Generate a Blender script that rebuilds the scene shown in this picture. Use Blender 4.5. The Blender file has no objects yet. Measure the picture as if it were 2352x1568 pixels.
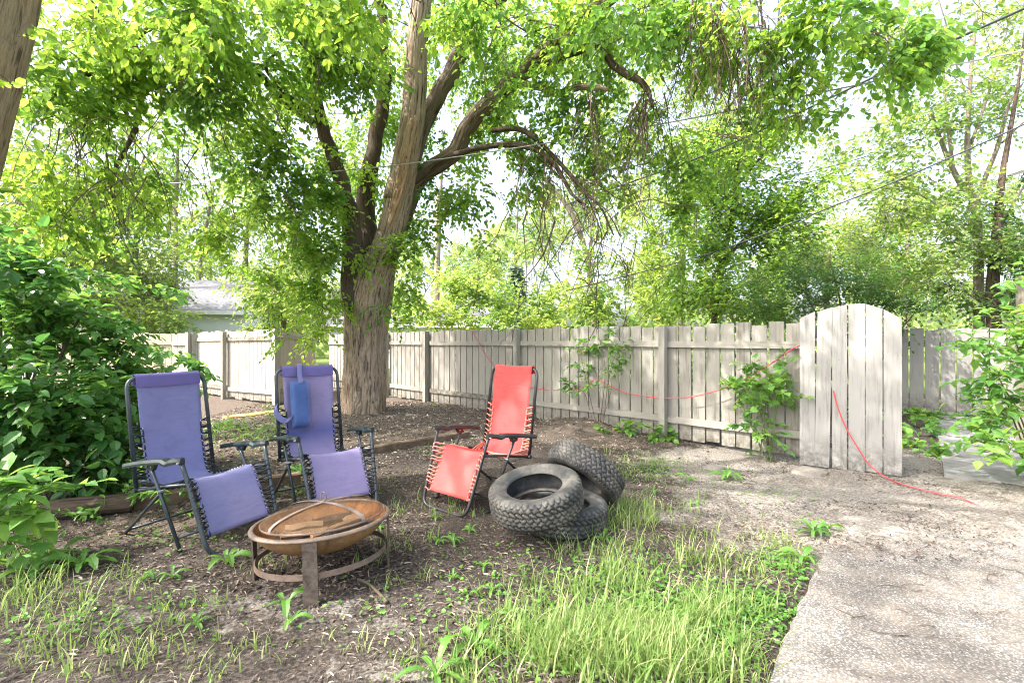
import bpy, math
import numpy as np
from mathutils import Vector, Matrix

rng = np.random.default_rng(11)
SC = bpy.context.scene
COL = SC.collection
R = math.radians

# ------------------------------------------------------------------ camera model used to place things
FO, CAMH, CU, CV = 1100.0, 1.35, 1176.0, 784.0


def at(u, v, Y):
    """point seen at photo position (u, v) when it stands Y metres ahead"""
    return np.array([(u - CU) / FO * Y, Y, CAMH - (v - CV) / FO * Y])


def on_ground(u, v):
    Y = FO * CAMH / (v - CV)
    return (u - CU) / FO * Y, Y


# ------------------------------------------------------------------ noise
def _hash(ix, iy, iz):
    h = (ix.astype(np.int64) * 374761393 + iy.astype(np.int64) * 668265263 + iz.astype(np.int64) * 2147483647) & 0xFFFFFFFF
    h = ((h ^ (h >> 13)) * 1274126177) & 0xFFFFFFFF
    h = (h ^ (h >> 16)) & 0xFFFFFF
    return h / float(0xFFFFFF)


def vnoise(x, y, z=0.0):
    x, y, z = np.broadcast_arrays(np.asarray(x, float), np.asarray(y, float), np.asarray(z, float))
    ix, iy, iz = np.floor(x), np.floor(y), np.floor(z)
    fx, fy, fz = x - ix, y - iy, z - iz
    fx, fy, fz = [f * f * (3 - 2 * f) for f in (fx, fy, fz)]
    r = 0
    for dx in (0, 1):
        for dy in (0, 1):
            for dz in (0, 1):
                w = (fx if dx else 1 - fx) * (fy if dy else 1 - fy) * (fz if dz else 1 - fz)
                r = r + w * _hash(ix + dx, iy + dy, iz + dz)
    return r


def fbm(x, y, z=0.0, o=3):
    r, a, s = 0, 0.5, 0
    for k in range(o):
        r = r + a * vnoise(np.asarray(x) * 2 ** k + 17 * k, np.asarray(y) * 2 ** k + 5 * k, np.asarray(z) * 2 ** k)
        s += a
        a *= 0.5
    return r / s


def nrm(a):
    return a / np.maximum(np.linalg.norm(a, axis=-1, keepdims=True), 1e-9)


# ------------------------------------------------------------------ mesh builder
class MB:
    def __init__(self):
        self.V, self.Q, self.T, self.tc, self.var, self.n = [], [], [], [], [], 0

    def add(self, V, Q=None, T=None, tc=None, var=None):
        V = np.asarray(V, float).reshape(-1, 3)
        k = len(V)
        self.V.append(V)
        if Q is not None and len(Q):
            self.Q.append(np.asarray(Q, np.int64).reshape(-1, 4) + self.n)
        if T is not None and len(T):
            self.T.append(np.asarray(T, np.int64).reshape(-1, 3) + self.n)
        self.tc.append(V if tc is None else np.asarray(tc, float).reshape(-1, 3))
        self.var.append(np.full(k, 0.5) if var is None else np.broadcast_to(np.asarray(var, float), (k,)))
        self.n += k

    def box(self, c, s, Rm=None, var=0.5, top=None):
        """box centred at c with size s; Rm 3x3 rotation; top: extra heights of the four upper corners"""
        x, y, z = [0.5 * q for q in s]
        P = np.array([[-x, -y, -z], [x, -y, -z], [x, y, -z], [-x, y, -z], [-x, -y, z], [x, -y, z], [x, y, z], [-x, y, z]])
        if top is not None:
            P[4:, 2] += top
        T0 = P.copy()
        if Rm is not None:
            P = P @ np.asarray(Rm).T
        off = rng.uniform(-9, 9, 3)
        self.add(P + np.asarray(c), [[0, 3, 2, 1], [4, 5, 6, 7], [0, 1, 5, 4], [1, 2, 6, 5], [2, 3, 7, 6], [3, 0, 4, 7]],
                 tc=T0 + off * np.array([1, 1, 0]) + np.array([0, 0, z]), var=var)

    def tube(self, P, r, n=8, caps=True, var=0.5, disp=None, squash=None):
        P = np.asarray(P, float)
        K = len(P)
        r = np.broadcast_to(np.asarray(r, float), (K,))
        Tn = nrm(np.gradient(P, axis=0))
        u = np.cross(Tn[0], [0, 0, 1.0])
        if np.linalg.norm(u) < 1e-3:
            u = np.array([1.0, 0, 0])
        u = nrm(u)
        U = np.zeros((K, 3))
        for i in range(K):
            u = nrm(u - Tn[i] * np.dot(u, Tn[i]))
            U[i] = u
        W = np.cross(Tn, U)
        a = np.arange(n) / n * 2 * math.pi
        s = np.concatenate([[0], np.cumsum(np.linalg.norm(np.diff(P, axis=0), axis=1))])
        rr = r[:, None] * np.ones(n)[None]
        if disp is not None:
            rr = rr + disp(a[None, :] + 0 * s[:, None], s[:, None] + 0 * a[None, :], r[:, None])
        V = P[:, None] + rr[..., None] * (np.cos(a)[None, :, None] * U[:, None] + np.sin(a)[None, :, None] * W[:, None])
        tc = np.stack([rr * np.cos(a), rr * np.sin(a), s[:, None] + 0 * rr], -1)
        i, j = np.meshgrid(np.arange(K - 1), np.arange(n), indexing='ij')
        j2 = (j + 1) % n
        Q = np.stack([i * n + j, i * n + j2, (i + 1) * n + j2, (i + 1) * n + j], -1).reshape(-1, 4)
        V = V.reshape(-1, 3)
        tc = tc.reshape(-1, 3)
        T = []
        if caps:
            V = np.vstack([V, P[0], P[-1]])
            tc = np.vstack([tc, tc[:n].mean(0), tc[-n:].mean(0)])
            b = K * n
            T = [[b, (k + 1) % n, k] for k in range(n)] + [[b + 1, (K - 1) * n + k, (K - 1) * n + (k + 1) % n] for k in range(n)]
        self.add(V, Q, T, tc, var)

    def tubes(self, P, r, n=3, var=0.5):
        """many thin tubes at once: P (S,K,3), r (S,K)"""
        S, K, _ = P.shape
        if S == 0:
            return
        Tn = nrm(np.gradient(P, axis=1))
        U = nrm(np.cross(Tn, np.array([0.31, 0.52, 0.79])))
        W = np.cross(Tn, U)
        a = np.arange(n) / n * 2 * math.pi
        V = P[:, :, None] + r[:, :, None, None] * (np.cos(a)[:, None] * U[:, :, None] + np.sin(a)[:, None] * W[:, :, None])
        s_, i, j = np.meshgrid(np.arange(S), np.arange(K - 1), np.arange(n), indexing='ij')
        j2 = (j + 1) % n
        b = s_ * K * n
        Q = np.stack([b + i * n + j, b + i * n + j2, b + (i + 1) * n + j2, b + (i + 1) * n + j], -1).reshape(-1, 4)
        self.add(V.reshape(-1, 3), Q, var=var)

    def build(self, name, mat, parent=None, smooth=False, world=True):
        V = np.vstack(self.V)
        if parent is not None and world:
            V = V - np.array(parent.location)
        Q = np.vstack(self.Q) if self.Q else np.zeros((0, 4), np.int64)
        T = np.vstack(self.T) if self.T else np.zeros((0, 3), np.int64)
        me = bpy.data.meshes.new(name)
        me.vertices.add(len(V))
        me.vertices.foreach_set('co', V.astype(np.float32).ravel())
        li = np.concatenate([Q.ravel(), T.ravel()]).astype(np.int32)
        me.loops.add(len(li))
        me.loops.foreach_set('vertex_index', li)
        ls = np.concatenate([np.arange(len(Q)) * 4, len(Q) * 4 + np.arange(len(T)) * 3]).astype(np.int32)
        me.polygons.add(len(ls))
        me.polygons.foreach_set('loop_start', ls)
        me.polygons.foreach_set('use_smooth', np.full(len(ls), bool(smooth)))
        me.attributes.new('tc', 'FLOAT_VECTOR', 'POINT').data.foreach_set('vector', np.vstack(self.tc).astype(np.float32).ravel())
        me.attributes.new('var', 'FLOAT', 'POINT').data.foreach_set('value', np.concatenate(self.var).astype(np.float32))
        me.update(calc_edges=True)
        me.materials.append(mat)
        o = bpy.data.objects.new(name, me)
        COL.objects.link(o)
        o.parent = parent
        return o


def thing(name, label, cat, loc=(0, 0, 0), rotz=0.0, group=None):
    o = bpy.data.objects.new(name, None)
    COL.objects.link(o)
    o.empty_display_size = 0.1
    o.location = loc
    o.rotation_euler = (0, 0, rotz)
    return tag(o, label, cat, group)


def tag(o, label, cat, group=None, kind=None):
    o['label'] = label
    o['category'] = cat
    if group:
        o['group'] = group
    if kind:
        o['kind'] = kind
    return o


def struct(o, label=None):
    o['kind'] = 'structure'
    if label:
        o['label'] = label
        o['category'] = o.name.replace('_', ' ')
    return o


def copy_thing(root, loc, rz, label=None, scale=None, rot=None):
    r = root.copy()
    COL.objects.link(r)
    r.location = loc
    r.rotation_euler = (0, 0, rz) if rot is None else rot
    if scale is not None:
        r.scale = scale
    if label:
        r['label'] = label
    for ch in root.children:
        c = ch.copy()
        COL.objects.link(c)
        c.parent = r
        for g in ch.children:
            d = g.copy()
            COL.objects.link(d)
            d.parent = c
    return r


def smooth_path(P, m=6):
    """Catmull-Rom through rows of P (any number of columns)"""
    P = np.asarray(P, float)
    E = np.vstack([2 * P[0] - P[1], P, 2 * P[-1] - P[-2]])
    out = []
    for i in range(1, len(E) - 2):
        for t in np.arange(m) / m:
            a, b, c, d = E[i - 1:i + 3]
            out.append(0.5 * (2 * b + (c - a) * t + (2 * a - 5 * b + 4 * c - d) * t * t + (3 * b - a - 3 * c + d) * t ** 3))
    out.append(E[-2])
    return np.array(out)


def round_corner(P, rad, m=5):
    """polyline with its inner corners rounded"""
    P = [np.asarray(p, float) for p in P]
    out = [P[0]]
    for i in range(1, len(P) - 1):
        a, b = nrm(P[i - 1] - P[i]), nrm(P[i + 1] - P[i])
        d = min(rad, 0.45 * np.linalg.norm(P[i - 1] - P[i]), 0.45 * np.linalg.norm(P[i + 1] - P[i]))
        p, q = P[i] + a * d, P[i] + b * d
        for t in np.linspace(0, 1, m):
            out.append((1 - t) ** 2 * p + 2 * t * (1 - t) * P[i] + t * t * q)
    out.append(P[-1])
    return np.array(out)


# ------------------------------------------------------------------ materials
def new_mat(name):
    m = bpy.data.materials.new(name)
    m.use_nodes = True
    nt = m.node_tree
    for n in list(nt.nodes):
        nt.nodes.remove(n)
    out = nt.nodes.new('ShaderNodeOutputMaterial')
    return m, nt, out


def N(nt, t, **kw):
    n = nt.nodes.new(t)
    for k, v in kw.items():
        if k.startswith('i_'):
            key = k[2:].replace('_', ' ')
            n.inputs[key].default_value = v
        else:
            setattr(n, k, v)
    return n


def ramp(nt, fac, stops):
    n = nt.nodes.new('ShaderNodeValToRGB')
    cr = n.color_ramp
    while len(cr.elements) > 1:
        cr.elements.remove(cr.elements[-1])
    for i, (p, c) in enumerate(stops):
        e = cr.elements[0] if i == 0 else cr.elements.new(p)
        e.position = p
        c = (c, c, c) if isinstance(c, (int, float)) else c
        e.color = (*c, 1)
    nt.links.new(fac, n.inputs[0])
    return n.outputs[0]


def coords(nt, scale=(1, 1, 1), attr='tc'):
    a = N(nt, 'ShaderNodeAttribute', attribute_name=attr)
    mp = N(nt, 'ShaderNodeMapping')
    mp.inputs['Scale'].default_value = scale
    nt.links.new(a.outputs['Vector'], mp.inputs['Vector'])
    return mp.outputs[0]


def noise(nt, vec, scale, detail=4, rough=0.6, dist=0.0):
    n = N(nt, 'ShaderNodeTexNoise')
    n.inputs['Scale'].default_value = scale
    n.inputs['Detail'].default_value = detail
    n.inputs['Roughness'].default_value = rough
    n.inputs['Distortion'].default_value = dist
    nt.links.new(vec, n.inputs['Vector'])
    return n.outputs['Fac']


def mixc(nt, fac, a, b, mode='MIX'):
    n = N(nt, 'ShaderNodeMix', data_type='RGBA', blend_type=mode)
    for s, v in ((0, fac), (6, a), (7, b)):
        if isinstance(v, bpy.types.NodeSocket):
            nt.links.new(v, n.inputs[s])
        elif s == 0:
            n.inputs[0].default_value = v
        else:
            n.inputs[s].default_value = (*v, 1)
    return n.outputs[2]


def math_(nt, op, a, b=0.0, clamp=False):
    n = N(nt, 'ShaderNodeMath', operation=op, use_clamp=clamp)
    for s, v in ((0, a), (1, b)):
        if isinstance(v, bpy.types.NodeSocket):
            nt.links.new(v, n.inputs[s])
        else:
            n.inputs[s].default_value = v
    return n.outputs[0]


def bump(nt, h, strength=0.5, dist=0.01):
    b = N(nt, 'ShaderNodeBump')
    b.inputs['Strength'].default_value = strength
    b.inputs['Distance'].default_value = dist
    nt.links.new(h, b.inputs['Height'])
    return b.outputs[0]


def principled(nt, out, color, rough=0.6, spec=0.3, metal=0.0, normal=None):
    p = N(nt, 'ShaderNodeBsdfPrincipled')
    for key, v in (('Base Color', color), ('Roughness', rough), ('Specular IOR Level', spec), ('Metallic', metal)):
        if isinstance(v, bpy.types.NodeSocket):
            nt.links.new(v, p.inputs[key])
        else:
            p.inputs[key].default_value = (*v, 1) if isinstance(v, tuple) else v
    if normal is not None:
        nt.links.new(normal, p.inputs['Normal'])
    if out is not None:
        nt.links.new(p.outputs[0], out.inputs[0])
    return p


def leaf_mat(name, dark, mid, light, trans, tf=0.42, rough=0.42, spec=0.35):
    m, nt, out = new_mat(name)
    a = N(nt, 'ShaderNodeAttribute', attribute_name='var').outputs['Fac']
    c = ramp(nt, a, [(0, dark), (0.5, mid), (1, light)])
    p = principled(nt, None, c, rough, spec)
    t = N(nt, 'ShaderNodeBsdfTranslucent')
    tcol = ramp(nt, a, [(0, (.42 * trans[0], .55 * trans[1], .8 * trans[2])), (.5, tuple(.85 * x for x in trans)), (1, (min(1, 1.3 * trans[0]), min(1, 1.15 * trans[1]), 1.2 * trans[2]))])
    nt.links.new(tcol, t.inputs['Color'])
    mx = N(nt, 'ShaderNodeMixShader')
    mx.inputs[0].default_value = tf
    nt.links.new(p.outputs[0], mx.inputs[1])
    nt.links.new(t.outputs[0], mx.inputs[2])
    nt.links.new(mx.outputs[0], out.inputs[0])
    return m


def bark_mat(name, dark, light, warm, scale=1.0, warm_amt=0.35, bstr=0.8):
    m, nt, out = new_mat(name)
    v1 = coords(nt, (30 * scale, 30 * scale, 2.0 * scale))
    n1 = noise(nt, v1, 1.0, 6, 0.65, 0.6)
    v2 = coords(nt, (3 * scale, 3 * scale, 1.0 * scale))
    n2 = noise(nt, v2, 1.0, 3, 0.5)
    v3 = coords(nt, (60 * scale, 60 * scale, 14 * scale))
    n3 = noise(nt, v3, 1.0, 3, 0.6)
    c = ramp(nt, n1, [(0.37, dark), (0.48, light), (0.75, tuple(min(1, 1.25 * x) for x in light))])
    c = mixc(nt, math_(nt, 'MULTIPLY', ramp(nt, n2, [(0.45, 0.0), (0.62, 1.0)]), warm_amt), c, warm)
    c = mixc(nt, 0.35, c, ramp(nt, n3, [(0.3, 0.25), (0.7, 1.0)]), 'MULTIPLY')
    h = math_(nt, 'ADD', n1, math_(nt, 'MULTIPLY', n3, 0.35))
    principled(nt, out, c, 0.85, 0.15, normal=bump(nt, h, bstr, 0.03))
    return m


def paint_wood(name, base, grey, dirt, wear=0.5, dirt_h=0.25):
    m, nt, out = new_mat(name)
    v = coords(nt, (40, 40, 2.2))
    g = noise(nt, v, 1.0, 5, 0.6, 0.4)
    v2 = coords(nt, (5, 5, 1.6))
    p = noise(nt, v2, 1.0, 5, 0.7)
    v3 = coords(nt, (18, 18, 18))
    k = noise(nt, v3, 1.0, 4, 0.65)
    a = N(nt, 'ShaderNodeAttribute', attribute_name='var').outputs['Fac']
    c = mixc(nt, ramp(nt, a, [(0, 0.0), (1, 0.55)]), base, tuple(0.82 * x for x in base))
    c = mixc(nt, math_(nt, 'MULTIPLY', ramp(nt, math_(nt, 'ADD', math_(nt, 'MULTIPLY', g, 0.6), math_(nt, 'MULTIPLY', p, 0.5)), [(0.56, 0.0), (0.70, 1.0)]), wear), c, grey)
    # splash-back dirt and algae that fades upward from the ground
    sp = N(nt, 'ShaderNodeSeparateXYZ')
    nt.links.new(N(nt, 'ShaderNodeAttribute', attribute_name='tc').outputs['Vector'], sp.inputs[0])
    low = math_(nt, 'SUBTRACT', 1.0, math_(nt, 'DIVIDE', sp.outputs['Z'], dirt_h), True)
    dm = math_(nt, 'MULTIPLY', low, ramp(nt, k, [(0.35, 0.0), (0.6, 1.0)]))
    c = mixc(nt, dm, c, dirt)
    c = mixc(nt, ramp(nt, k, [(0.70, 0.0), (0.76, 0.8)]), c, grey)
    principled(nt, out, c, 0.7, 0.2, normal=bump(nt, g, 0.25, 0.004))
    return m


def plain(name, col, rough=0.5, spec=0.3, metal=0.0, var=0.12, scale=30.0, bstr=0.0, col2=None, lo=0.35, hi=0.65):
    m, nt, out = new_mat(name)
    n = noise(nt, coords(nt), scale, 4, 0.6)
    c2 = col2 if col2 is not None else tuple(x * (1 - var) for x in col)
    c = ramp(nt, n, [(lo, c2), (hi, col)])
    principled(nt, out, c, rough, spec, metal, bump(nt, n, bstr, 0.003) if bstr else None)
    return m


def fabric_mat(name, c1, c2, fade=None):
    m, nt, out = new_mat(name)
    a = N(nt, 'ShaderNodeAttribute', attribute_name='tc')
    n = noise(nt, coords(nt, (3, 3, 3)), 1.0, 3, 0.6)
    c = ramp(nt, n, [(0.35, c1), (0.65, c2)])
    v = N(nt, 'ShaderNodeAttribute', attribute_name='var').outputs['Fac']
    if fade is not None:
        c = mixc(nt, v, c, fade)
    wv = []
    for ax in (0, 1):
        w = N(nt, 'ShaderNodeTexWave', wave_type='BANDS', bands_direction='X' if ax == 0 else 'Y')
        w.inputs['Scale'].default_value = 110
        nt.links.new(a.outputs['Vector'], w.inputs['Vector'])
        wv.append(w.outputs['Fac'])
    h = math_(nt, 'MULTIPLY', wv[0], wv[1])
    st = noise(nt, coords(nt, (5, 9, 5)), 1.0, 6, 0.7, .8)
    c = mixc(nt, .55, c, ramp(nt, st, [(0.28, 0.62), (0.5, 0.95), (0.75, 1.0)]), 'MULTIPLY')
    cr = noise(nt, coords(nt, (2.2, 14, 2)), 1.0, 3, 0.5, 1.2)
    h = math_(nt, 'ADD', math_(nt, 'MULTIPLY', h, .25), math_(nt, 'MULTIPLY', cr, 2.2))
    c = mixc(nt, 0.25, c, ramp(nt, wv[0], [(0, 0.8), (1, 1.0)]), 'MULTIPLY')
    bs = principled(nt, None, c, 0.75, 0.2, normal=bump(nt, h, 0.5, 0.004))
    tr = N(nt, 'ShaderNodeBsdfTranslucent')
    nt.links.new(c, tr.inputs['Color'])
    mx = N(nt, 'ShaderNodeMixShader')
    mx.inputs[0].default_value = 0.18
    nt.links.new(bs.outputs[0], mx.inputs[1])
    nt.links.new(tr.outputs[0], mx.inputs[2])
    nt.links.new(mx.outputs[0], out.inputs[0])
    return m


M = {}
M['leaf_elm'] = leaf_mat('elm_leaf', (0.045, 0.12, 0.016), (0.085, 0.185, 0.022), (0.15, 0.25, 0.03), (0.46, 0.72, 0.09), 0.52)
M['leaf_dark'] = leaf_mat('shrub_leaf', (0.04, 0.125, 0.03), (0.072, 0.19, 0.045), (0.12, 0.25, 0.07), (0.29, 0.56, 0.08), 0.42, 0.38, 0.45)
M['leaf_maple'] = leaf_mat('maple_leaf', (0.07, 0.18, 0.04), (0.11, 0.24, 0.055), (0.17, 0.31, 0.07), (0.40, 0.66, 0.10), 0.42)
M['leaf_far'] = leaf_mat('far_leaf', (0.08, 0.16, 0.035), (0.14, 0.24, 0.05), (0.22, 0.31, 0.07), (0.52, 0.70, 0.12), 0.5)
M['leaf_pale'] = leaf_mat('pale_leaf', (0.14, 0.21, 0.07), (0.20, 0.28, 0.10), (0.27, 0.34, 0.13), (0.50, 0.64, 0.20), 0.5)  # whitening of the far trees is put into this leaf colour
M['leaf_yellow'] = leaf_mat('yellow_leaf', (0.11, 0.20, 0.04), (0.17, 0.27, 0.055), (0.27, 0.34, 0.08), (0.54, 0.72, 0.13), 0.5)
M['leaf_mid'] = leaf_mat('layered_leaf', (0.022, 0.07, 0.018), (0.038, 0.105, 0.024), (0.065, 0.15, 0.033), (0.15, 0.34, 0.05), 0.36)
M['leaf_spruce'] = leaf_mat('spruce_needle', (0.11, 0.15, 0.10), (0.15, 0.20, 0.14), (0.20, 0.25, 0.18), (0.2, 0.3, 0.2), 0.2)  # haze over the distant spruce is put into the needle colour
M['weed'] = leaf_mat('weed_leaf', (0.06, 0.15, 0.03), (0.09, 0.21, 0.04), (0.14, 0.27, 0.05), (0.30, 0.52, 0.07), 0.35)
M['grass'] = leaf_mat('grass_blade', (0.10, 0.18, 0.042), (0.18, 0.275, 0.07), (0.42, 0.40, 0.22), (0.40, 0.54, 0.14), 0.4)
M['bark'] = bark_mat('old_bark', (0.055, 0.040, 0.031), (0.33, 0.258, 0.20), (0.36, 0.24, 0.14), 1.0, 0.25, 1.0)
M['bark_bare'] = bark_mat('stripped_bark', (0.10, 0.06, 0.04), (0.34, 0.24, 0.16), (0.38, 0.20, 0.09), 1.0, 0.5)
M['bark_mid'] = bark_mat('shaded_bark', (0.035, 0.027, 0.022), (0.17, 0.135, 0.108), (0.20, 0.13, 0.08), 1.1, 0.25, 1.0)  # darker copy of the old bark, limb shade put into its colour
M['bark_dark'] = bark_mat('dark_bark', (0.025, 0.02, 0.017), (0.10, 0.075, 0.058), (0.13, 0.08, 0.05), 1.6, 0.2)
M['bark_left'] = bark_mat('scaly_bark', (0.08, 0.06, 0.042), (0.27, 0.215, 0.145), (0.30, 0.22, 0.11), 1.3, 0.3)
M['bark_pale'] = bark_mat('pale_bark', (0.09, 0.075, 0.062), (0.24, 0.20, 0.17), (0.26, 0.18, 0.13), 2.0, 0.3, 0.4)
M['twig'] = plain('twig', (0.15, 0.115, 0.085), 0.85, 0.1, 0, 0.5, 12)
M['twig_pale'] = plain('twig_pale', (0.115, 0.085, 0.066), 0.85, 0.1, 0, 0.5, 12)
M['stem'] = plain('green_stem', (0.12, 0.16, 0.06), 0.7, 0.2, 0, 0.4, 20)
M['fence'] = paint_wood('weathered_white_paint', (0.282, 0.266, 0.238), (0.14, 0.125, 0.105), (0.10, 0.088, 0.068), 0.8)
M['gate'] = paint_wood('gate_white_paint', (0.282, 0.274, 0.262), (0.17, 0.162, 0.15), (0.10, 0.093, 0.082), 0.8, 0.36)
M['fence_tan'] = paint_wood('tan_paint', (0.32, 0.28, 0.21), (0.19, 0.16, 0.115), (0.2, 0.18, 0.13), 0.35)
M['post_grey'] = paint_wood('bare_grey_post', (0.27, 0.24, 0.20), (0.16, 0.13, 0.10), (0.1, 0.09, 0.07), 0.7)
M['tube_blue'] = plain('slate_steel_tube', (0.045, 0.06, 0.072), 0.32, 0.5, 0.25, 0.3, 20)
M['tube_black'] = plain('charcoal_steel_tube', (0.045, 0.042, 0.045), 0.32, 0.5, 0.25, 0.3, 20)
M['plastic_blue'] = plain('dark_arm_plastic', (0.014, 0.024, 0.026), 0.45, 0.4, 0, 0.25, 25)
M['plastic_black'] = plain('black_arm_plastic', (0.03, 0.027, 0.027), 0.45, 0.4, 0, 0.25, 25)
M['lace_dark'] = plain('dark_bungee', (0.022, 0.026, 0.032), 0.7, 0.2)
M['lace_red'] = plain('pale_red_bungee', (0.62, 0.22, 0.17), 0.7, 0.2)
M['purple'] = fabric_mat('faded_violet_sling', (0.20, 0.205, 0.40), (0.222, 0.225, 0.425), (0.32, 0.275, 0.44))
M['purple2'] = fabric_mat('unevenly_faded_violet_sling', (0.25, 0.22, 0.40), (0.28, 0.245, 0.43), (0.055, 0.085, 0.27))
M['hem'] = fabric_mat('violet_hem', (0.13, 0.11, 0.30), (0.15, 0.13, 0.33), (0.14, 0.12, 0.31))
M['red'] = fabric_mat('faded_red_sling', (0.78, 0.085, 0.085), (0.82, 0.105, 0.10), (0.8, 0.17, 0.15))
M['blue_pillow'] = fabric_mat('blue_cushion', (0.055, 0.105, 0.28), (0.075, 0.13, 0.32), (0.24, 0.21, 0.39))
M['white'] = plain('white_plastic', (0.78, 0.76, 0.74), 0.4)
M['steel'] = plain('zinc_bolt', (0.5, 0.5, 0.5), 0.35, 0.5, 0.8)
M['siding'] = plain('pale_siding', (0.72, 0.73, 0.74), 0.6, 0.3, 0, 0.06, 2)
M['roof'] = plain('grey_shingles', (0.22, 0.22, 0.24), 0.9, 0.1, 0, 0.35, 6)
M['glass'] = plain('dark_window_glass', (0.05, 0.06, 0.07), 0.08, 0.6)
M['pole'] = plain('weathered_pole', (0.36, 0.30, 0.24), 0.9, 0.1, 0, 0.3, 5)
M['cable'] = plain('black_cable', (0.05, 0.055, 0.06), 0.6, 0.3)
M['cable_pale'] = plain('pale_cable', (0.30, 0.30, 0.30), 0.6, 0.3)
M['cord'] = plain('red_cord', (0.52, 0.06, 0.07), 0.5, 0.3, 0, 0.1)
M['timber'] = plain('old_timber', (0.17, 0.125, 0.09), 0.9, 0.1, 0, 0.5, 9, 0.6)
M['yellow_board'] = plain('ochre_board', (0.50, 0.33, 0.12), 0.85, 0.1, 0, 0.3, 9)
M['stone'] = plain('grey_stone', (0.22, 0.20, 0.175), 0.9, 0.15, 0, 0.35, 14, 0.5)


def rust_mat(name, a, b, c, s=7.0, rough=0.8, metal=0.15):
    m, nt, out = new_mat(name)
    n1 = noise(nt, coords(nt), s, 6, 0.7, 0.5)
    n2 = noise(nt, coords(nt), s * 6, 4, 0.7)
    col = ramp(nt, n1, [(0.32, a), (0.5, b), (0.66, c)])
    col = mixc(nt, 0.6, col, ramp(nt, n2, [(0.3, 0.45), (0.65, 1.0)]), 'MULTIPLY')
    principled(nt, out, col, rough, 0.25, metal, bump(nt, n2, 0.4, 0.004))
    return m


M['rust_in'] = rust_mat('orange_rust', (0.05, 0.025, 0.015), (0.25, 0.095, 0.03), (0.44, 0.20, 0.06), 9)
M['rust_out'] = rust_mat('brown_rust', (0.13, 0.075, 0.04), (0.26, 0.155, 0.08), (0.30, 0.17, 0.08), 6)
M['rim'] = rust_mat('grey_brown_steel', (0.10, 0.072, 0.055), (0.20, 0.155, 0.13), (0.22, 0.145, 0.10), 7, 0.55, 0.3)
M['leg_steel'] = rust_mat('weathered_leg_steel', (0.055, 0.043, 0.036), (0.12, 0.096, 0.08), (0.16, 0.125, 0.10), 12, 0.7, 0.2)
M['strap'] = plain('worn_steel_strap', (0.24, 0.195, 0.18), 0.5, 0.4, 0.3, 0.45, 14)
M['ash'] = plain('charred_ash', (0.075, 0.058, 0.047), 0.95, 0.1, 0, 0.7, 40, 0.8)
M['firewood'] = plain('split_wood', (0.46, 0.29, 0.16), 0.85, 0.15, 0, 0.5, 14, 0.4)


def screen_mat():
    m, nt, out = new_mat('rusty_wire_mesh')
    fac = None
    a = coords(nt, (1, 1, 1))
    for d in ('X', 'Y'):
        w = N(nt, 'ShaderNodeTexWave', wave_type='BANDS', bands_direction=d)
        w.inputs['Scale'].default_value = 48
        nt.links.new(a, w.inputs['Vector'])
        s = ramp(nt, w.outputs['Fac'], [(0.86, 0.0), (0.95, 1.0)])
        fac = s if fac is None else math_(nt, 'MAXIMUM', fac, s)
    p = principled(nt, None, (0.16, 0.10, 0.06), 0.7, 0.3, 0.3)
    t = N(nt, 'ShaderNodeBsdfTransparent')
    mx = N(nt, 'ShaderNodeMixShader')
    nt.links.new(fac, mx.inputs[0])
    nt.links.new(t.outputs[0], mx.inputs[1])
    nt.links.new(p.outputs[0], mx.inputs[2])
    nt.links.new(mx.outputs[0], out.inputs[0])
    return m


M['screen'] = screen_mat()


def rubber_mat(name, base, dust):
    m, nt, out = new_mat(name)
    n1 = noise(nt, coords(nt), 6, 5, 0.65)
    n2 = noise(nt, coords(nt), 45, 3, 0.6)
    v = N(nt, 'ShaderNodeAttribute', attribute_name='var').outputs['Fac']   # 1 on raised rubber, 0 deep in grooves
    f = math_(nt, 'MULTIPLY', ramp(nt, n1, [(0.40, 0.10), (0.62, 0.95)]), ramp(nt, n2, [(0.3, 0.5), (0.6, 1.0)]))
    c = mixc(nt, f, base, dust)
    c = mixc(nt, v, (0.018, 0.017, 0.016), c)  # groove shade is painted into the colour, on top of the cut tread
    principled(nt, out, c, 0.62, 0.35, normal=bump(nt, n2, 0.15, 0.002))
    return m


M['rubber'] = rubber_mat('dusty_rubber', (0.026, 0.029, 0.032), (0.15, 0.137, 0.12))
M['rubber_dark'] = rubber_mat('dark_rubber', (0.025, 0.029, 0.033), (0.13, 0.125, 0.115))


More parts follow.
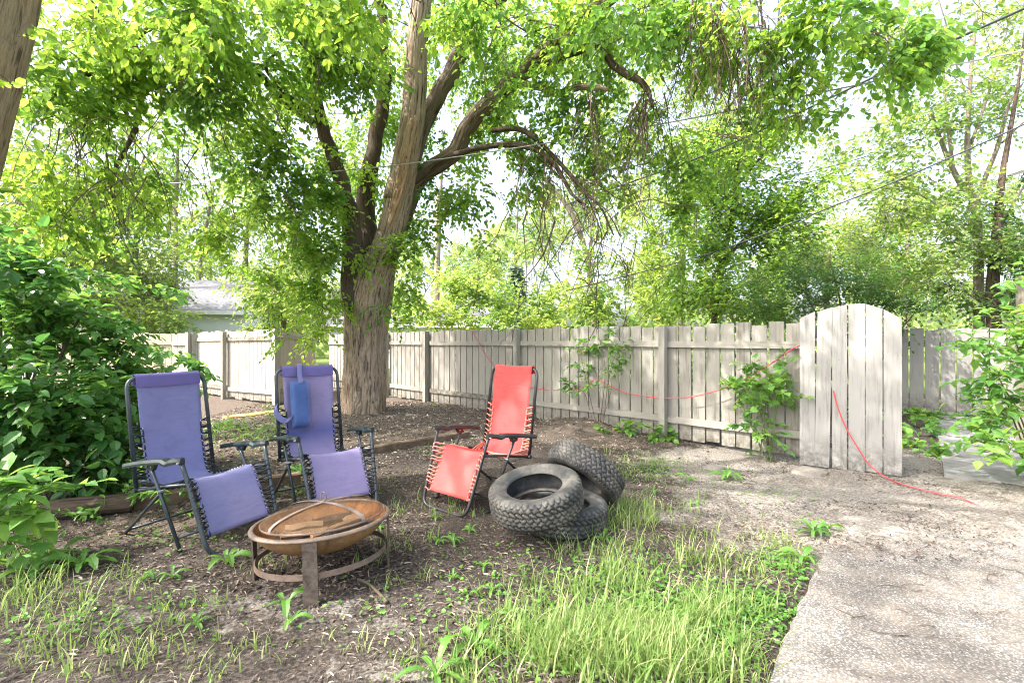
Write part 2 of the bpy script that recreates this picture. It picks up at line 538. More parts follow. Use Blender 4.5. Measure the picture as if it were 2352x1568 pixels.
def ground_mat():
    m, nt, out = new_mat('soil')
    g = N(nt, 'ShaderNodeNewGeometry')
    pos = g.outputs['Position']
    ca = N(nt, 'ShaderNodeAttribute', attribute_name='zone')
    sp = N(nt, 'ShaderNodeSeparateColor')
    nt.links.new(ca.outputs['Color'], sp.inputs[0])
    n1 = noise(nt, pos, 5, 6, 0.7)
    n2 = noise(nt, pos, 55, 5, 0.7)
    n3 = noise(nt, pos, 160, 3, 0.7)
    soil = ramp(nt, n2, [(0.32, (0.022, 0.018, 0.0165)), (0.5, (0.074, 0.061, 0.054)), (0.70, (0.175, 0.148, 0.13))])
    dust = ramp(nt, n2, [(0.32, (0.085, 0.071, 0.061)), (0.5, (0.245, 0.222, 0.20)), (0.70, (0.43, 0.395, 0.36))])
    mulch = ramp(nt, n3, [(0.3, (0.045, 0.036, 0.03)), (0.5, (0.12, 0.096, 0.08)), (0.72, (0.23, 0.19, 0.16))])
    lawn = ramp(nt, n2, [(0.3, (0.07, 0.10, 0.03)), (0.7, (0.16, 0.20, 0.06))])
    def thr(s, a):
        return ramp(nt, math_(nt, 'ADD', s, math_(nt, 'MULTIPLY', math_(nt, 'SUBTRACT', n1, 0.5), a)), [(0.35, 0.0), (0.65, 1.0)])
    c = mixc(nt, thr(sp.outputs[0], 2.0), soil, dust)
    c = mixc(nt, thr(sp.outputs[1], 0.8), c, mulch)
    c = mixc(nt, thr(sp.outputs[2], 0.6), c, lawn)
    h = math_(nt, 'ADD', n2, math_(nt, 'MULTIPLY', n3, 0.7))
    principled(nt, out, c, 0.95, 0.1, normal=bump(nt, h, 0.9, 0.02))
    return m


def aggregate_mat():
    m, nt, out = new_mat('exposed_aggregate')
    pos = N(nt, 'ShaderNodeNewGeometry').outputs['Position']
    vo = N(nt, 'ShaderNodeTexVoronoi', feature='F1')
    vo.inputs['Scale'].default_value = 105
    nt.links.new(pos, vo.inputs['Vector'])
    sep = N(nt, 'ShaderNodeSeparateColor')
    nt.links.new(vo.outputs['Color'], sep.inputs[0])
    peb = ramp(nt, sep.outputs[0], [(0.0, (0.06, 0.058, 0.058)), (0.3, (0.20, 0.194, 0.188)), (0.6, (0.31, 0.298, 0.288)), (0.85, (0.33, 0.275, 0.255)), (1.0, (0.56, 0.54, 0.53))])
    d = vo.outputs['Distance']
    c = mixc(nt, ramp(nt, d, [(0.3, 0.0), (0.62, 1.0)]), peb, (0.13, 0.12, 0.11))
    n1 = noise(nt, pos, 3.0, 5, 0.65)
    c = mixc(nt, math_(nt, 'MULTIPLY', ramp(nt, n1, [(0.42, 0.0), (0.7, 1.0)]), 0.5), c, (0.23, 0.19, 0.155))
    n2 = noise(nt, pos, 1.3, 3, 0.6)
    c = mixc(nt, 0.5, c, ramp(nt, n2, [(0.3, 0.7), (0.7, 1.0)]), 'MULTIPLY')
    # blown soil and seed husks lying over the far end of the slab
    zn = N(nt, 'ShaderNodeAttribute', attribute_name='var').outputs['Fac']
    n3 = noise(nt, pos, 5, 6, 0.7)
    n4 = noise(nt, pos, 55, 5, 0.7)
    cov = ramp(nt, math_(nt, 'ADD', zn, math_(nt, 'MULTIPLY', math_(nt, 'SUBTRACT', n3, 0.5), 1.0)), [(0.42, 0.0), (0.6, 1.0)])
    dust = ramp(nt, n4, [(0.32, (0.085, 0.071, 0.061)), (0.5, (0.245, 0.222, 0.20)), (0.70, (0.43, 0.395, 0.36))])
    c = mixc(nt, cov, c, dust)
    h = mixc(nt, cov, math_(nt, 'SUBTRACT', 1.0, d), n4)
    principled(nt, out, c, 0.8, 0.2, normal=bump(nt, h, 0.6, 0.008))
    return m


M['ground'] = ground_mat()
M['aggregate'] = aggregate_mat()
M['concrete'] = plain('old_concrete', (0.24, 0.235, 0.235), 0.9, 0.15, 0, 0.35, 5, 0.3)
M['litter'] = None
m_, nt_, out_ = new_mat('dry_litter')
a_ = N(nt_, 'ShaderNodeAttribute', attribute_name='var').outputs['Fac']
principled(nt_, out_, ramp(nt_, a_, [(0, (0.045, 0.035, 0.029)), (0.45, (0.15, 0.115, 0.09)), (0.8, (0.30, 0.25, 0.20)), (1, (0.48, 0.42, 0.34))]), 0.9, 0.1)
M['litter'] = m_

# ------------------------------------------------------------------ leaf templates: (verts, quads, tris)
LT = {}
LT['oval'] = (np.array([[0, 0, 0], [.28, .5, .10], [.68, .42, .04], [1, 0, -.12], [.68, -.42, .04], [.28, -.5, .10]]),
              np.array([[0, 3, 2, 1], [0, 5, 4, 3]]), np.zeros((0, 3), int))
_v = [[0, 0, 0], [.3, 0, .0], [.65, 0, -.04], [1, 0, -.16],
      [.12, .30, .06], [.35, .5, .11], [.62, .42, .06], [.85, .2, -.06],
      [.12, -.30, .06], [.35, -.5, .11], [.62, -.42, .06], [.85, -.2, -.06]]
LT['oval_hi'] = (np.array(_v, float), np.array([[0, 1, 5, 4], [1, 2, 6, 5], [2, 3, 7, 6], [0, 8, 9, 1], [1, 9, 10, 2], [2, 10, 11, 3]]), np.zeros((0, 3), int))
_m = [[.28, 0, 0], [0, 0, 0], [.06, .34, .05], [-.05, .52, .04], [.22, .50, .06], [.42, .62, .02], [.46, .32, .06], [.72, .30, 0], [.74, .14, .02], [1, 0, -.14],
      [.74, -.14, .02], [.72, -.30, 0], [.46, -.32, .06], [.42, -.62, .02], [.22, -.50, .06], [-.05, -.52, .04], [.06, -.34, .05]]
LT['lobed'] = (np.array(_m, float), np.zeros((0, 4), int), np.array([[0, k + 1, k] for k in range(1, 16)] + [[0, 1, 16]]))
_p = [[0, 0, 0], [.22, .26, .05], [.45, .40, .07], [.52, .30, .05], [.72, .22, .0], [1, 0, -.16], [.72, -.22, 0], [.52, -.30, .05], [.45, -.40, .07], [.22, -.26, .05], [.5, 0, 0]]
LT['toothed'] = (np.array(_p, float), np.zeros((0, 4), int), np.array([[10, k + 1, k] for k in range(0, 9)] + [[10, 0, 9]]))
LT['needle'] = (np.array([[0, .5, 0], [0, -.5, 0], [1, -.3, -.1], [1, .3, -.1]]), np.array([[0, 1, 2, 3]]), np.zeros((0, 3), int))


def add_leaves(mb, P, D, Nn, L, W, var, shape='oval'):
    tv, tq, tt = LT[shape]
    D = nrm(D)
    B = nrm(np.cross(Nn, D))
    Nn = np.cross(D, B)
    n, k = len(P), len(tv)
    L = np.broadcast_to(L, (n,))
    V = P[:, None] + L[:, None, None] * (tv[None, :, 0:1] * D[:, None] + W * tv[None, :, 1:2] * B[:, None] + tv[None, :, 2:3] * Nn[:, None])
    off = (np.arange(n) * k)[:, None, None]
    mb.add(V.reshape(-1, 3), (tq[None] + off).reshape(-1, 4) if len(tq) else None, (tt[None] + off).reshape(-1, 3) if len(tt) else None,
           var=np.repeat(np.clip(var, 0, 1), k))


def sprays(mb, tw, C, Dirs, length, nl, leaf, W=0.62, shape='oval', droop=0.5, tr=0.003, spread=0.9, base_var=None, vamp=0.22, flat=0.5, terminal=True, skip=0.15):
    """leafy twigs: C (S,3) starts, Dirs (S,3) directions; leaves alternate along each twig"""
    S = len(C)
    if S == 0:
        return
    Dirs = nrm(Dirs)
    ln = length * rng.uniform(0.6, 1.3, S)
    K = 5
    t = np.linspace(0, 1, K)
    side = nrm(np.cross(Dirs, [0, 0, 1.0]) + 1e-6)
    wob = rng.normal(0, 0.12, (S, 1, 1)) * (t ** 2)[None, :, None] * side[:, None]
    Pt = C[:, None] + ln[:, None, None] * (t[None, :, None] * Dirs[:, None] + wob - droop * (t ** 2)[None, :, None] * np.array([0, 0, 0.5]))
    if tw is not None:
        tw.tubes(Pt, tr * (1.15 - 0.8 * t)[None] * np.ones((S, 1)), 3)
    bv = rng.uniform(0.15, 0.85, S) if base_var is None else base_var
    tl = np.linspace(0.12, 1.0, nl)
    for k in range(nl):
        x = np.clip(tl[k] + rng.normal(0, 0.03, S), 0, 1) * (K - 1)
        i = np.minimum(x.astype(int), K - 2)
        f = (x - i)[:, None]
        idx = np.arange(S)
        p = Pt[idx, i] * (1 - f) + Pt[idx, i + 1] * f
        tg = nrm(Pt[idx, i + 1] - Pt[idx, i])
        sgn = 1 if k % 2 else -1
        last = terminal and k == nl - 1
        sd = nrm(np.cross(tg, [0, 0, 1.0]) + 1e-6)
        d = tg * (1.0 if last else 0.55) + (0 if last else spread * sgn) * sd + np.array([0, 0, -0.35 * droop]) + rng.normal(0, 0.25, (S, 3))
        nn = np.array([0, 0, 1.0]) * flat * 2 + rng.normal(0, 0.55, (S, 3))
        keep = rng.random(S) > skip
        add_leaves(mb, p[keep], d[keep], nn[keep], leaf * rng.uniform(0.65, 1.2, keep.sum()), W, (bv + rng.normal(0, vamp, S))[keep], shape)


def ball(n, c, r, shell=0.35):
    d = nrm(rng.normal(size=(n, 3)))
    q = rng.random(n) ** (1 / 3)
    q = np.where(rng.random(n) < shell, 0.8 + 0.25 * rng.random(n), q)
    return np.asarray(c) + d * q[:, None] * np.asarray(r), d


def blob(mb, tw, c, r, n, length=0.35, nl=8, leaf=0.07, out=0.8, up=-0.1, **kw):
    r = np.broadcast_to(np.asarray(r, float), (3,))
    # clumps inside the blob, so that gaps and dense spots show
    nc = max(3, int(n / 28))
    cc, dd = ball(nc, c, r * 0.9, 0.4)
    pick = rng.integers(0, nc, n)
    C = cc[pick] + rng.normal(0, 0.20, (n, 3)) * np.minimum(r, 1.2)
    D = nrm(C - np.asarray(c)) * out + rng.normal(0, 0.6, (n, 3)) + np.array([0, 0, up])
    sprays(mb, tw, C, D, length, nl, leaf, base_var=np.clip(rng.uniform(0.05, 0.95, nc)[pick] + rng.normal(0, .12, n), 0, 1), **kw)


def limb_path(spec, m=7):
    """spec rows (u, v, Y, width in photo px) -> points, radii"""
    A = np.array([list(at(u, v, Y)) + [w * Y / FO / 2] for u, v, Y, w in spec])
    A = smooth_path(A, m)
    return A[:, :3], np.maximum(A[:, 3], 0.004)


def bark_disp(amp, freq, seed=0.0, flare=0.0):
    def f(a, s, r):
        n0 = vnoise(np.cos(a) * 2 + seed, np.sin(a) * 2, s * 1.2)
        w = .35 * (vnoise(np.cos(a) * 3 + seed, np.sin(a) * 3 + 4, s * 4) - .5)
        n1 = vnoise(np.cos(a + w) * freq + seed, np.sin(a + w) * freq + seed, s * 2.4)
        n2 = vnoise(np.cos(a) * freq * 2.1 + 9 + seed, np.sin(a) * freq * 2.1, s * 7)
        ridge = 1 - np.abs(2 * n1 - 1) * 2
        o = amp * r * (0.6 * ridge + 0.4 * (n2 - 0.5) + 0.9 * (n0 - .5))
        if flare:
            o = o + flare * r * np.exp(-s / .33) * (.35 + .65 * np.cos(5 * a + 1.3 + .8 * np.sin(2 * a)))
        return o
    return f


# ================================================================== GROUND, PATHS
def sstep(a, b, x):
    t = np.clip((x - a) / (b - a), 0, 1)
    return t * t * (3 - 2 * t)


def slab_left(y):
    """left edge of the aggregate slab"""
    y = np.asarray(y, float)
    return np.where(y < 3.45, 0.86 + (y - 1.72) * 0.853, 2.335 + (y - 3.45) * 0.85) + 0.035 * (vnoise(y * 5, 3.3) - 0.5) + 0.03 * (vnoise(y * 23, 8.3) - 0.5)


def buried(x, y):
    """0 on the open slab, 1 where blown soil lies over it"""
    x, y = np.asarray(x, float), np.asarray(y, float)
    return sstep(3.45, 3.75, y + 0.12 * (x - 2.3) + 0.75 * (fbm(x * 2.6, y * 2.6, 8.0, 3) - 0.5))


def gh(x, y):
    x, y = np.asarray(x, float), np.asarray(y, float)
    h = 0.035 * (fbm(x * 0.8 + 3, y * 0.8, 0, 2) - 0.5) + 0.03 * (fbm(x * 4, y * 4, 1.5, 3) - 0.5)
    h = h * np.exp(-np.maximum(np.hypot(x, y - 5) - 9, 0) / 5)
    h = h + 0.19 * np.exp(-((x - 0.95) / 0.75) ** 2 - ((y - 7.25) / 0.55) ** 2)
    h = h + 0.12 * np.exp(-(np.hypot(x + 2.75, y - 8.8) / 1.5) ** 2)
    h = h + 0.05 * sstep(0, 0.5, y - (7.4 + 0.95 * x)) * sstep(4, 5.2, y) * sstep(-4.5, -3.0, x - 0.2 * y) * (1 - sstep(11, 13, y))
    inside = sstep(-0.05, 0.05, x - slab_left(y)) * (1 - sstep(4.4, 4.6, y)) * sstep(-0.2, 0.2, y)
    inside = inside * (1 - buried(x, y))
    h = h * (1 - inside) - 0.035 * inside + 0.008 * buried(x, y) * (x > slab_left(y) - .3) * (y < 5)
    walk = sstep(-0.1, 0.0, (x - 4.36) * 0.759 - (y - 4.85) * 0.651) * sstep(4.4, 4.8, y) * (1 - sstep(9, 9.5, y))
    return h * (1 - walk) - 0.02 * walk


xs = np.concatenate([-np.geomspace(400, 6.2, 40), np.linspace(-6.1, 7.5, 430), np.geomspace(7.7, 400, 40)])
ys = np.concatenate([-np.geomspace(300, 1.2, 24), np.linspace(-1.1, 0.9, 14), np.linspace(0.95, 9.5, 330), np.linspace(9.56, 16, 60), np.geomspace(16.5, 500, 36)])
X, Y = np.meshgrid(xs, ys)
Z = gh(X, Y)
mb = MB()
nx, ny = len(xs), len(ys)
i, j = np.meshgrid(np.arange(ny - 1), np.arange(nx - 1), indexing='ij')
mb.add(np.stack([X, Y, Z], -1).reshape(-1, 3), np.stack([i * nx + j, i * nx + j + 1, (i + 1) * nx + j + 1, (i + 1) * nx + j], -1).reshape(-1, 4))
ground = struct(mb.build('ground', M['ground'], smooth=True))


def gblob(u, v, rx, ry):
    x0, y0 = on_ground(u, v)
    return np.exp(-((X - x0) / rx) ** 2 - ((Y - y0) / ry) ** 2)


dust = np.clip(sstep(0.9, 2.3, X) * sstep(2.2, 3.2, Y) * (1 - sstep(5.6, 6.6, Y - 0 * X)) + 0.42 * gblob(740, 1400, .9, .25) + 0.25 * gblob(260, 1400, .8, .3) + .5 * gblob(900, 1545, .5, .12) + .45 * gblob(1500, 1180, .6, .3), 0, 1)
mul = np.clip(sstep(0, 0.5, Y - (7.3 + 0.95 * X)) * sstep(4.2, 5, Y) + np.exp(-((X - 1.1) / 1.0) ** 2 - ((Y - 7.0) / 0.8) ** 2) + 0.7 * sstep(5.5, 7, Y) * (1 - sstep(2.2, 3.2, X)), 0, 1) * (1 - sstep(14, 17, Y))
mul = np.maximum(mul, 0.8 * np.exp(-((X + 2.5) / 1.0) ** 2 - ((Y - 3.6) / 0.7) ** 2))
lawn = np.clip(sstep(13.5, 16, Y) + sstep(8, 12, np.abs(X)) + sstep(-0.5, -3, Y), 0, 1)
zc = np.stack([dust, mul, lawn, np.ones_like(dust)], -1).reshape(-1)
ground.data.attributes.new('zone', 'FLOAT_COLOR', 'POINT').data.foreach_set('color', zc.astype(np.float32))

# exposed aggregate slab, its far end buried in blown soil
mb = MB()
yy = np.linspace(0.1, 4.5, 90)
tt = np.linspace(0, 1, 60)
XL = slab_left(yy)
PX = XL[:, None] + (8.0 - XL[:, None]) * tt[None] ** 1.6
PY = yy[:, None] + 0 * PX
zn = np.clip(.85 * sstep(2.7, 3.9, PY + 0.2 * (PX - 2.3)) + .3 * np.exp(-(PX - slab_left(PY)) / .06), 0, 1)
PZ = 0.012 + 0.004 * (fbm(PX * 3, PY * 3) - 0.5) - 0.055 * buried(PX, PY)
n1 = len(tt)
ii, jj = np.meshgrid(np.arange(len(yy) - 1), np.arange(n1 - 1), indexing='ij')
mb.add(np.stack([PX, PY, PZ], -1).reshape(-1, 3), np.stack([ii * n1 + jj, ii * n1 + jj + 1, (ii + 1) * n1 + jj + 1, (ii + 1) * n1 + jj], -1).reshape(-1, 4), var=zn.reshape(-1))
E0 = np.stack([PX[:, 0], PY[:, 0], PZ[:, 0]], -1)
E1 = E0 + np.array([-0.006, 0, -0.08])
k = np.arange(len(yy) - 1)
mb.add(np.vstack([E0, E1]), np.stack([k, k + 1, k + 1 + len(yy), k + len(yy)], -1), var=0.0)
struct(mb.build('garden_path', M['aggregate']))

# concrete walk that runs on beyond the gate
mb = MB()
d = np.array([0.651, 0.759])
nn = np.array([0.759, -0.651])
s0 = np.array([4.36, 4.83])
for a0, a1 in ((0.0, 1.7), (1.715, 3.6), (3.615, 5.2)):
    q = [s0 + d * a0, s0 + d * a0 + nn * 1.35, s0 + d * a1 + nn * 1.35, s0 + d * a1]
    zt = 0.018 + 0.006 * rng.random()
    V = [[*p, -0.08] for p in q] + [[*p, zt] for p in q]
    mb.add(V, [[4, 5, 6, 7], [0, 1, 5, 4], [1, 2, 6, 5], [2, 3, 7, 6], [3, 0, 4, 7]])
struct(mb.build('concrete_walk', M['concrete']))


def gpos(u, v):
    x, y = on_ground(u, v)
    return np.array([x, y, float(gh(x, y))])


# ================================================================== FENCES
def rot_to(dx, dy):
    a = math.atan2(dy, dx)
    return np.array([[math.cos(a), -math.sin(a), 0], [math.sin(a), math.cos(a), 0], [0, 0, 1]])


def boards(mb, A, B, w, gap, h, z0=0.04, th=0.02, jit=0.012, hj=0.012, slope=0.0):
    A, B = np.array(A, float), np.array(B, float)
    L = np.linalg.norm(B - A)
    n = max(1, int(round((L + gap) / (w + gap))))
    ww = (L - gap * (n - 1)) / n
    Rm = rot_to(*(B - A))
    for k in range(n):
        t = (k + 0.5) / n
        c = A + (B - A) * t
        hh = h + slope * t + rng.normal(0, hj)
        zz = z0 + rng.normal(0, 0.012)
        a = rng.normal(0, 0.004)
        Rt = Rm @ np.array([[math.cos(a), 0, math.sin(a)], [0, 1, 0], [-math.sin(a), 0, math.cos(a)]])
        mb.box([c[0], c[1], (hh + zz) / 2], [ww - abs(rng.normal(0, jit * 0.4)), th, hh - zz], Rt, var=rng.random(), top=[rng.normal(0, .004)] * 2 + [rng.normal(0, .004)] * 2)


def rail(mb, A, B, z, off, h=0.085, th=0.035, z2=None):
    """board rail from A to B, set off metres to the camera's side of the boards"""
    A, B = np.array(A, float), np.array(B, float)
    dv = (B - A) / np.linalg.norm(B - A)
    nv = np.array([dv[1], -dv[0]])
    if nv[1] > 0:
        nv = -nv
    A2, B2 = A + nv * off, B + nv * off
    z2 = z if z2 is None else z2
    L = np.linalg.norm(B2 - A2)
    c = (A2 + B2) / 2
    sl = math.atan2(z2 - z, L)
    Rm = rot_to(*dv) @ np.array([[math.cos(sl), 0, -math.sin(sl)], [0, 1, 0], [math.sin(sl), 0, math.cos(sl)]])
    mb.box([c[0], c[1], (z + z2) / 2], [L, th, h], Rm, var=rng.random() * 0.5)
    mb.tc[-1] = mb.tc[-1][:, [1, 2, 0]] + np.array([0, 0, 3.0])   # grain runs along the rail


def fence(name, label, pts, h, w=0.160, gap=0.020, mat='fence', post=0.09, rails=(1.31, 0.30), z0=0.05, slope=0.0, posts=None, group=None, post_h=0.0, th=0.02):
    root = thing(name, label, 'fence', (pts[0][0], pts[0][1], 0), group=group)
    for a, b in zip(pts[:-1], pts[1:]):
        mb = MB()
        boards(mb, a, b, w, gap, h, z0, th=th, slope=slope)
        mb.build('board_panel', M[mat], root)
        for zr in rails:
            mb = MB()
            rail(mb, a, b, zr + rng.normal(0, .006), 0.030, z2=zr + slope + rng.normal(0, .006))
            mb.build('rail', M[mat], root)
    for k, p in enumerate(pts):
        if posts is not None and k not in posts:
            continue
        mb = MB()
        q = pts[min(k + 1, len(pts) - 1)]
        o = pts[max(k - 1, 0)]
        dv = nrm(np.array(q) - np.array(o))
        nv = np.array([dv[1], -dv[0]])
        if nv[1] > 0:
            nv = -nv
        c = np.array(p) + nv * (0.052 + post / 2)
        mb.box([c[0], c[1], (h + post_h) / 2 - 0.1], [post, post, h + post_h + 0.2], rot_to(*dv), var=rng.random() * .6)
        mb.build('post', M[mat], root)
    return root


fence('board_fence', 'long weathered white board fence with two rails behind the red chair, ending at the gate',
      [(-2.95, 11.55), (-1.8, 10.4), (0.146, 8.45), (2.114, 6.57), (3.28, 5.39)], 1.565, posts=[0, 1, 2, 3])
fence('board_fence', 'short faded white fence run seen just left of the big trunk, farther back', [(-5.3, 13.9), (-3.15, 11.85)], 1.55, posts=[])
fence('board_fence', 'white plank fence with a tall corner post, standing behind the two violet chairs',
      [(-8.2, 12.5), (-6.62, 11.17), (-5.03, 10.14)], 1.575, w=0.15, gap=0.006, rails=(1.40, 0.25), posts=[0, 1], slope=0.02)
# corner post of that fence plus the leaf that turns away from it
g = thing('fence_return', 'shaded fence panel turning away from the tall corner post beside the big trunk', 'fence panel', (-4.96, 10.1, 0))
mb = MB()
boards(mb, (-4.94, 10.2), (-5.30, 12.9), 0.17, 0.004, 1.60, 0.05, slope=-0.14)
mb.build('board_panel', M['fence_tan'], g)
for zr in (1.47, 0.3):
    mb = MB()
    A_, B_ = np.array([-4.905, 10.2]), np.array([-5.26, 12.9])
    c = (A_ + B_) / 2
    mb.box([c[0], c[1], zr - 0.06], [2.7, 0.03, 0.08], rot_to(*(B_ - A_)) @ np.array([[1, 0, .045], [0, 1, 0], [-.045, 0, 1]]))
    mb.tc[-1] = mb.tc[-1][:, [1, 2, 0]] + np.array([0, 0, 3.0])
    mb.build('rail', M['fence_tan'], g)
mb = MB()
mb.box([-4.97, 10.08, 0.75], [0.11, 0.11, 1.75], rot_to(.84, -.54), var=.3)
mb.build('post', M['fence'], g)

fence('board_fence', 'cream tan fence beyond the dark shrub, far left of the yard', [(-13.5, 13.7), (-11.2, 13.3), (-9.0, 12.9)], 1.56, w=0.17, gap=0.01, mat='fence_tan', rails=(1.30, 0.3), posts=[2])
fence('board_fence', 'narrow bright fence bay with one post between the tan fence and the plank fence', [(-8.93, 12.62), (-8.33, 12.45)], 1.56, w=0.15, gap=0.004, rails=(1.30,), posts=[1], post_h=0.03)
fence('board_fence', 'pale grey gapped board fence behind the maple shrub right of the gate', [(6.75, 9.15), (9.6, 7.55)], 1.57, w=0.2, gap=0.022, mat='gate', rails=(), posts=[], z0=0.06)
# rails of the back fence are on its far side
mb = MB()
r_ = bpy.data.objects['board_fence.005'] if 'board_fence.005' in bpy.data.objects else None
if r_:
    for zr in (1.3, 0.35):
        mb = MB()
        mb.box([8.19, 8.39, zr], [3.2, 0.035, 0.085], rot_to(2.85, -1.6), var=.4)
        mb.tc[-1] = mb.tc[-1][:, [1, 2, 0]] + np.array([0, 0, 3.0])
        mb.build('rail', M['gate'], r_)

# gate: five arched boards and one that has slipped askew
gt = thing('garden_gate', 'white wooden garden gate with arched top and one loose slanting board', 'gate', (3.153, 5.247, 0))
A_, B_ = np.array([3.153, 5.247]), np.array([3.848, 4.730])
dv = nrm(B_ - A_)
nv = np.array([dv[1], -dv[0]])
Lg = np.linalg.norm(B_ - A_)
Rg = rot_to(*dv)
cut = [(0.0, 0.140, 1.60, 1.672, 0.0), (0.158, 0.290, 1.668, 1.712, 0.030), (0.296, 0.424, 1.705, 1.735, 0.0), (0.437, 0.574, 1.740, 1.735, 0.0), (0.580, 0.716, 1.733, 1.680, 0.0), (0.726, 0.868, 1.672, 1.575, 0.0)]
for a0, a1, z0_, z1_, sk in cut:
    mb = MB()
    c = A_ + dv * (a0 + a1) / 2
    zb = 0.012 + rng.uniform(0, .012)
    zm = (z0_ + z1_) / 2
    tp = np.array([z0_ - zm, z1_ - zm, z1_ - zm, z0_ - zm])
    mb.box([0, 0, 0], [a1 - a0, 0.021, zm - zb], var=rng.random() * .6, top=tp)
    V = mb.V[0]
    V[:, 0] += -sk * (0.5 - V[:, 2] / (zm - zb)) + sk * 0.3
    mb.V[0] = V @ Rg.T + np.array([c[0] + nv[0] * (0.006 if sk else 0), c[1] + nv[1] * (0.006 if sk else 0), (zm + zb) / 2])
    o = mb.build('gate_board', M['gate'], gt)
    if sk:
        o['label'] = 'loose board leaning to the right'
for zr in (1.34, 0.32):
    mb = MB()
    c = (A_ + B_) / 2 - nv * 0.030
    mb.box([c[0], c[1], zr], [Lg - 0.02, 0.035, 0.09], Rg)
    mb.tc[-1] = mb.tc[-1][:, [1, 2, 0]] + np.array([0, 0, 3.0])
    mb.build('gate_rail', M['gate'], gt)
mb = MB()
c = (A_ + B_) / 2 - nv * 0.030
sl = math.atan2(-0.92, Lg - 0.1)
mb.box([c[0], c[1], 0.83], [1.18, 0.030, 0.085], Rg @ np.array([[math.cos(sl), 0, -math.sin(sl)], [0, 1, 0], [math.sin(sl), 0, math.cos(sl)]]))
mb.tc[-1] = mb.tc[-1][:, [1, 2, 0]] + np.array([0, 0, 3.0])
mb.build('gate_brace', M['gate'], gt)

# bare post at the right edge
mb = MB()
p = at(2352, 700, 6.2)
mb.box([p[0] + .02, 6.2, 1.05], [0.13, 0.13, 2.3], rot_to(1, -.3))
tag(mb.build('wooden_post', M['post_grey']), 'tall bare grey-brown wooden post beside the maple shrub at the right edge', 'post')

# ================================================================== BUILDINGS AND POLES
def house(name, label, cx, cy, w, d_, he, hr, rz, ridge_x=True, win=()):
    root = thing(name, label, 'building', (cx, cy, 0), rz)
    mb = MB()
    x, y = w / 2, d_ / 2
    V = [[-x, -y, 0], [x, -y, 0], [x, y, 0], [-x, y, 0], [-x, -y, he], [x, -y, he], [x, y, he], [-x, y, he]]
    if ridge_x:
        V += [[-x, 0, hr - .06], [x, 0, hr - .06]]
        T = [[4, 8, 7], [5, 6, 9]]
    else:
        V += [[0, -y, hr - .06], [0, y, hr - .06]]
        T = [[4, 5, 8], [7, 9, 6]]
    mb.add(V, [[0, 1, 5, 4], [1, 2, 6, 5], [2, 3, 7, 6], [3, 0, 4, 7]], T)
    mb.build('wall', M['siding'], root, world=False)
    o = 0.35
    mb = MB()
    if ridge_x:
        for s in (-1, 1):
            k = (hr - he) / y
            P = [[-x - o, s * (y + o), he - o * k], [x + o, s * (y + o), he - o * k], [x + o, 0, hr], [-x - o, 0, hr]]
            mb.add(P + [[a, b, c + .1] for a, b, c in P], [[0, 1, 2, 3], [4, 7, 6, 5], [0, 4, 5, 1], [1, 5, 6, 2], [3, 2, 6, 7], [0, 3, 7, 4]])
    else:
        for s in (-1, 1):
            k = (hr - he) / x
            P = [[s * (x + o), -y - o, he - o * k], [s * (x + o), y + o, he - o * k], [0, y + o, hr], [0, -y - o, hr]]
            mb.add(P + [[a, b, c + .1] for a, b, c in P], [[0, 1, 2, 3], [4, 7, 6, 5], [0, 4, 5, 1], [1, 5, 6, 2], [3, 2, 6, 7], [0, 3, 7, 4]])
    mb.build('roof', M['roof'], root, world=False)
    if ridge_x:
        for s in (-1, 1):
            mb = MB()
            mb.box([0, s * (y + o + .012), he - o * (hr - he) / y + .04], [w + 2 * o, .025, .16])
            mb.build('fascia', M['white'], root, world=False)
    else:
        for s in (-1, 1):
            mb = MB()
            mb.box([s * (x + o + .012), 0, he - o * (hr - he) / x + .04], [.025, d_ + 2 * o, .16])
            mb.build('fascia', M['white'], root, world=False)
    for (wx, wz, ww, wh) in win:
        mb = MB()
        for (cx_, cz_, sx_, sz_) in ((wx, wz + wh / 2, ww + .12, .06), (wx, wz - wh / 2, ww + .12, .06), (wx - ww / 2, wz, .06, wh - .06), (wx + ww / 2, wz, .06, wh - .06)):
            mb.box([cx_, -y - .02, cz_], [sx_, .045, sz_])
        f = mb.build('window', M['white'], root, world=False)
        mb = MB()
        mb.box([wx, -y - .008, wz], [ww - .06, .012, wh - .06])
        mb.build('pane', M['glass'], f, world=False)
    return root


house('garage', 'white garage with grey gable roof behind the plank fence left of the big tree', -14.2, 23.2, 3.9, 5.0, 2.75, 4.2, R(12), True, ((-1.1, 1.5, .8, .7),))
house('house', 'house with grey shingle roof half hidden behind the dark shrub at far left', -19.5, 20.5, 8.0, 6.0, 2.5, 4.3, R(8), True, ((-1.0, 1.5, 1.2, 1.0), (2.2, 1.5, 1.2, 1.0)))
house('house', 'pale house mostly hidden by bushes beyond the fence, right of the big trunk', -4.5, 27.0, 9.0, 6.0, 2.2, 3.3, R(-4), True, ((-2.0, 1.35, 1.2, .9), (1.5, 1.35, 1.2, .9)))
